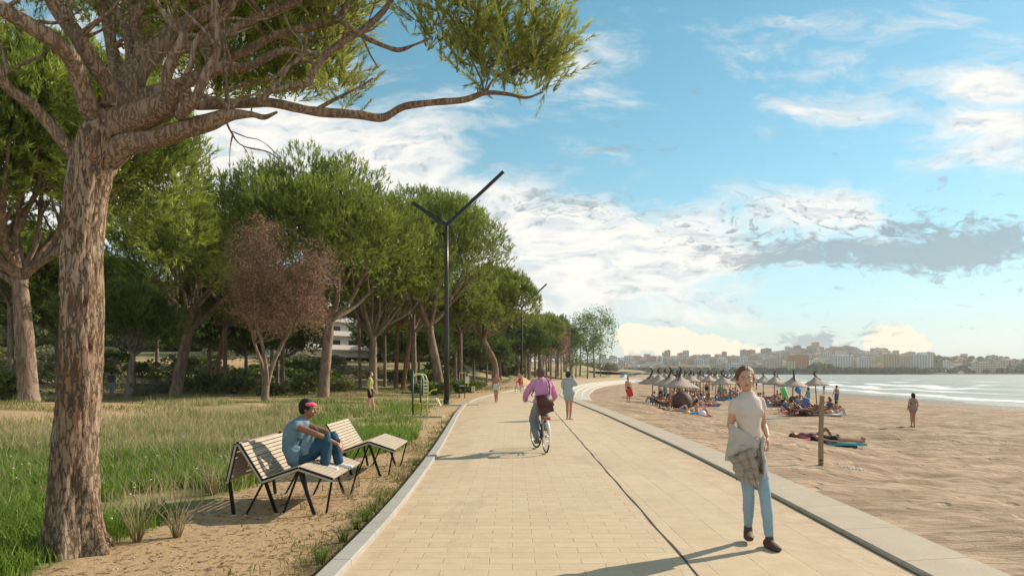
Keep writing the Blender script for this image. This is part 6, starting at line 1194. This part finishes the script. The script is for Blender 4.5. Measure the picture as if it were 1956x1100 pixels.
# -- people on the beach
M_NSW = cloth('navy_trunks', (.06, .12, .22), .2); M_REDT = cloth('red_towel', (.66, .045, .05), .1); M_FLOR = cloth('brown_print_dress', (.30, .20, .17), .6, 26)
def bput(o, px, Y_, yaw): x_ = (px-HX)/F*Y_; o.location = (x_, Y_, float(bz(x_, Y_))); o.rotation_euler = (0, 0, yaw); return o
bput(build('woman in a short brown patterned dress standing alone on the open sand near the water', stand(1.70, .03, ((.06, .0), (.06, .0)), (.06, .05), stance=.055), SK_M, .016, [('dress', M_FLOR, dict(torso=(-.16, .84), legs=.2, infl=.022, flare=.16))], ('hair', M_BLACK, dict(grow=.016, low=-.03, tails=[([(0, -.09, .02), (0, -.10, -.10)], [(.085, .04), (.07, .035)])])), False, False), 1744, 35.6, R(5))
bput(build('bare-chested man in dark blue knee shorts standing on the sand before the surf', stand(1.74, .04, ((.14, .0), (.04, .0)), (.05, .05)), SK_M, .018, [('trunks', M_NSW, dict(torso=(-.18, .08), legs=.95, infl=.022))], ('hair', M_BLACK, dict(grow=.008)), False, False, 'm'), 1598, 59, R(20))
redman = bput(build('slim man holding a red towel at the left edge of the beach', stand(1.74, .03, ((.04, .02), (.05, .06)), (.16, .12), stance=.07), SK_L, .018, [('trunks', M_BLK, dict(torso=(-.18, .06), legs=.4, infl=.02))], ('hair', M_BLACK, dict(grow=.006)), False, False, 'm'), 1200, 48.5, R(200))
tw_ = thing('towel', 'red towel hanging from the hand of the slim man at the left of the beach', 'towel', redman.location); sheet('cloth', [(-.22, -.22, .98), (.18, -.24, 1.0), (.0, -.24, .36), (.34, -.22, .46)], 14, M_REDT, tw_, .03, 1.2, .03, 4)

def lying(up=False):                                      # on the back along +x
    P_ = {'side': (0, 1, 0), 'fwd': (0, 0, 1), 'spine': [(0, 0, .12), (.16, 0, .12), (.33, 0, .13), (.5, 0, .13)], 'sh': [Vector((.44, .17, .12)), Vector((.44, -.17, .12))], 'el': [Vector((.2, .27, .08)), Vector((.42, -.40, .07))], 'wr': [Vector((-.03, .24, .07)), Vector((.62, -.30, .10))],
          'hip': [Vector((-.06, .09, .11)), Vector((-.06, -.09, .11))], 'kn': [Vector((-.42, .12, .42 if up else .10)), Vector((-.45, -.11, .12))], 'an': [Vector((-.62 if up else -.85, .12, .07)), Vector((-.86, -.12, .08))], 'toe': [Vector((-.75 if up else -.90, .13, .05 if up else .17)), Vector((-.92, -.15, .17))], 'head': Vector((.64, 0, .15)), 'face': (-.1, 0, 1), 'up': (1, 0, .1)}
    return P_
def sitting(back=.15):                                    # faces -x... legs along -x
    return {'side': (0, 1, 0), 'fwd': (-1, 0, .1), 'spine': [(0, 0, .13), (.05+back*.3, 0, .29), (.05+back*.7, 0, .46), (back, 0, .63)], 'sh': [Vector((back, .17, .56)), Vector((back, -.17, .56))], 'el': [Vector((back+.12, .25, .32)), Vector((-.08, -.24, .42))], 'wr': [Vector((back+.22, .27, .08)), Vector((-.30, -.14, .46))],
          'hip': [Vector((-.04, .09, .12)), Vector((-.04, -.09, .12))], 'kn': [Vector((-.40, .12, .40)), Vector((-.38, -.10, .36))], 'an': [Vector((-.55, .12, .08)), Vector((-.62, -.10, .08))], 'toe': [Vector((-.70, .13, .03)), Vector((-.76, -.12, .03))], 'head': Vector((back-.03, 0, .78)), 'face': (-1, 0, 0)}
SWC = [cloth('swim_'+n, c, .15) for n, c in (('black', (.02, .02, .022)), ('orange', (.62, .20, .06)), ('blue', (.05, .18, .45)), ('white', (.66, .64, .6)), ('red', (.16, .06, .08)), ('teal', (.06, .38, .42)))]
bases = []
for i, (ps_, sk) in enumerate([(lying(), SK_M), (lying(True), SK_L), (sitting(), SK_M), (sitting(.05), SK_L), (lying(True), SK_D), (sitting(.25), SK_D)]):
    bases.append(build('x', ps_, sk, .024, [('swimsuit', SWC[i], dict(torso=(-.2, .08) if i % 2 else (-.2, .75), infl=.014))], ('hair', [M_BLACK, M_BHAIR, M_HAIR][i % 3], dict(grow=.010)), False, False, 'm' if i % 2 else 'f'))
tbl = [(0, 'sunbather stretched out on the sand among the straw parasols'), (1, 'sunbather lying with one knee raised among the straw parasols'), (2, 'beachgoer sitting on the sand leaning back on one arm among the parasols'), (3, 'beachgoer sitting upright with bent knees among the parasols'), (4, 'tanned sunbather lying with a raised knee among the parasols'), (5, 'tanned beachgoer sitting and leaning back among the parasols')]
TOW = [cloth('towel_'+n, c, .2, 5) for n, c in (('orange', (.64, .25, .10)), ('white', (.68, .66, .62)), ('blue', (.05, .30, .62)), ('brown', (.13, .065, .045)), ('rose', (.55, .10, .2)), ('turquoise', (.12, .36, .42)))]
def towel_me(m_, seed):
    n = 10; a = np.linspace(-.5, .5, n); U, Vv = np.meshgrid(a, a); rg_ = np.random.default_rng(seed); Z = .045+.04*fbm(np.stack([U*4, Vv*4, 0*U+seed], -1), 2, seed); V1 = np.stack([U*1.9, Vv*.95, Z], -1).reshape(-1, 3); V2 = V1-np.array([0, 0, .09])
    i = np.arange(n*n).reshape(n, n); F4 = np.stack([i[:-1, :-1], i[:-1, 1:], i[1:, 1:], i[1:, :-1]], -1).reshape(-1, 4); ed = np.concatenate([i[0, :], i[1:, -1], i[-1, -2::-1], i[-2:0:-1, 0]]); ed2 = np.roll(ed, -1)
    V1 = V1-np.array([0, 0, .03]); return mesh_np('towel', np.concatenate([V1, V2]), np.concatenate([F4, F4[:, ::-1]+n*n, np.stack([ed, ed2, ed2+n*n, ed+n*n], -1)]), [m_], smooth=True)
TM = [towel_me(m_, i) for i, m_ in enumerate(TOW)]; TN = ['orange', 'white', 'blue', 'brown', 'rose', 'turquoise']
usedp = set()
def put_person(k, px, Y_, yaw, label=None, zoff=.05, group='sunbathers among the parasols'):
    o = bases[k] if k not in usedp else copy_tree(bases[k]); usedp.add(k); bput(o, px, Y_, yaw); o.location.z += zoff; o['label'] = label or tbl[k][1]; o['category'] = 'person'
    if 'group' in o: del o['group']
    if label is None: o['group'] = group
    return o
def put_towel(k, px, Y_, yaw, label=None, sc=1.0, group='beach towels among the parasols'):
    o = link('towel', TM[k]); bput(o, px, Y_, yaw); o.scale = (sc, sc, 1); tag(o, label or TN[k]+' beach towel spread on the sand among the straw parasols', 'towel', None if label else group); return o
# foreground groups told apart in the photo
put_towel(2, 1290, 38.5, R(8), 'bright blue towel spread on the sand in front of the left cluster of parasols', 1.25); put_person(1, 1293, 38.9, R(170), 'sunbather lying on the bright blue towel nearest the promenade')
put_towel(4, 1322, 37.8, R(4), 'rose red towel right beside the bright blue one'); put_person(3, 1333, 39.2, R(185), 'boy sitting upright on the sand next to the rose red towel')
mb = MB(); mb.ell((0, 0, .2), (.2, .2, .2), n=18, k=12); bput(tag(link('beach_ball', mb.mesh('beach_ball', mat('ball_white', (.7, .7, .78), .4))), 'white and violet beach ball on the rose red towel', 'ball'), 1341, 37.6, 0)
mb = MB(); mb.ell((0, 0, .13), (.17, .15, .13), n=16, k=10); bput(tag(link('beach_ball', mb.mesh('beach_ball', mat('ball_orange', (.75, .35, .04), .4))), 'small orange ball between the blue towel and the rose red towel', 'ball'), 1312, 37.3, 0)
put_towel(5, 1592, 23.4, R(-8), 'turquoise towel under the sunbather right of the bare wooden post', .95); put_person(0, 1596, 23.3, R(168), 'sunbather in grey lying just right of the bare wooden post')
put_towel(4, 1541, 23.9, R(12), 'magenta and white towel just left of the bare wooden post', .62); put_person(4, 1552, 24.2, R(172), 'dark haired sunbather lying just left of the bare wooden post')
put_towel(5, 1479, 41, R(5), 'turquoise towel on the sand close to the arm of the woman with the plaid jacket', .8)
put_person(2, 1247, 60, R(10), 'person lying back on a blue towel at the far left of the parasol cluster'); put_towel(2, 1240, 60.3, R(8), 'blue towel at the far left of the parasol cluster')
# green and blue inflatables, windbreak
def flat_item(label, px, Y_, m_, pts, nm='air_mattress', cat='air mattress'):
    mb = MB(); mb.tube([Vector(p) for p in pts], [(.30, .05)]*len(pts), 12, side=(1, .3, 0), cap='round'); bput(tag(link(nm, mb.mesh(nm, m_)), label, cat), px, Y_, 0)
flat_item('bright green towel hung up to dry below the second parasol from the right', 1502, 60.5, mat('lime', (.18, .78, .22), .6), [(0, 0, .45), (-.1, .1, 1.0), (-.3, .1, 1.5)])
flat_item('blue and yellow inflatable leaning below the second parasol from the right', 1522, 60.0, mat('bluefloat', (.05, .25, .62), .4), [(0, 0, 1.2), (.25, .1, 1.5)])
flat_item('folded blue parasol leaning among the sunbathers left of the wooden post', 1532, 47, mat('bluefold', (.08, .14, .35), .6), [(0, 0, .1), (.18, 0, .6), (.3, 0, 1.1)], 'windbreak', 'windbreak')
# loungers group with dark towels
M_CH = mat('lounger_dark', (.10, .055, .04), .7, var=.3)
def lounger_me():
    mb = MB(); mb.box((0, 0, .32), (1.2, .62, .05)); mb.box((.80, 0, .52), (.62, .62, .05), Matrix.Rotation(R(-42), 3, 'Y'))
    for a in (-.5, .5):
        for b_ in (-.25, .25): mb.bar((a, b_, 0), (a, b_, .32), .05, .05)
    return mb.mesh('lounger', M_CH)
LM = lounger_me(); rg = np.random.default_rng(31)
for px, Y_, yw in [(1262, 50, .2), (1275, 46.5, 3.0), (1290, 47.5, .4), (1268, 54, 2.8), (1303, 46, .1), (1256, 58, .3), (1535, 46.5, .2), (1548, 45.8, 2.9), (1560, 47, .1), (1525, 45.8, 3.1), (1497, 62, .3), (1516, 61, 2.9), (1492, 58, .1)]:
    o = bput(link('lounger', LM), px, Y_, yw); tag(o, 'low dark brown sun lounger in the shade of the straw parasols', 'lounger', 'sun loungers under the parasols'); 
    if rg.random() < .75: put_person(int(rg.choice([0, 1, 4])), px, Y_, yw, zoff=.33)
mb = MB(); mb.tube([(0, -.05, .62), (0, .05, .62)], [.62, .62], 24, side=(1, 0, 0), cap='round'); bput(tag(link('beach_mat', mb.mesh('beach_mat', M_CH)), 'round brown folded beach shelter standing under the nearest left parasol', 'beach shelter'), 1303, 44.2, 0)
for px, Y_ in [(1266, 52), (1271, 48.5), (1296, 49.5)]: put_person(5, px, Y_, R(200)); put_person(3, px+6, Y_+2, R(150))
stn = build('x', stand(1.7, .03, ((.05, .02), (.05, .0)), (.15, .08)), SK_M, .024, [('swimsuit', SWC[0], dict(torso=(-.18, .3), legs=.3, infl=.02))], ('hair', M_BLACK, dict(grow=.008)), False, False, 'm')
stn2 = build('x', stand(1.62, .06, ((.09, .02), (.04, .05)), (.1, .2)), SK_D, .024, [('swimsuit', SWC[5], dict(torso=(-.18, .8), infl=.016))], ('hair', M_BHAIR, dict(grow=.012, low=-.04)), False, False)
lst = [(1262, 56, 0, 1), (1270, 60, 1, 2), (1299, 50, 0, 3), (1544, 54, 1, .5), (1500, 68, 0, 4), (1376, 71, 1, 5), (1574, 96, 0, 1), (1420, 90, 1, 0), (1350, 80, 0, 3), (1330, 92, 1, 2), (1288, 84, 0, 1), (1445, 120, 0, 1), (1310, 74, 1, 4)]
for i, (px, Y_, k_, yw) in enumerate(lst):
    s_ = (stn, stn2)[k_]; o = s_ if i < 2 else copy_tree(s_); bput(o, px, Y_, yw); o['label'] = ('beachgoer standing in dark swimwear among the straw parasols', 'beachgoer standing in teal swimwear among the straw parasols')[k_]; o['category'] = 'person'; o['group'] = 'standing beachgoers among the parasols'
rg = np.random.default_rng(77)
for i in range(105):
    a = rg.random()
    if a < .34: px, Y_ = rg.uniform(1308, 1356), rg.uniform(57, 72)
    elif a < .6: px, Y_ = rg.uniform(1360, 1412), rg.uniform(68, 92)
    elif a < .78: px, Y_ = rg.uniform(1495, 1600), rg.uniform(44, 56)
    elif a < .88: px, Y_ = rg.uniform(1450, 1530), rg.uniform(58, 80)
    else: px, Y_ = rg.uniform(1250, 1320), rg.uniform(60, 90)
    yw = rg.uniform(-.5, .5)+(math.pi if rg.random() < .5 else 0); put_towel(int(rg.choice([0, 0, 1, 1, 3, 2, 4])), px, Y_, yw, sc=1.1); put_person(int(rg.integers(6)), px, Y_, yw)
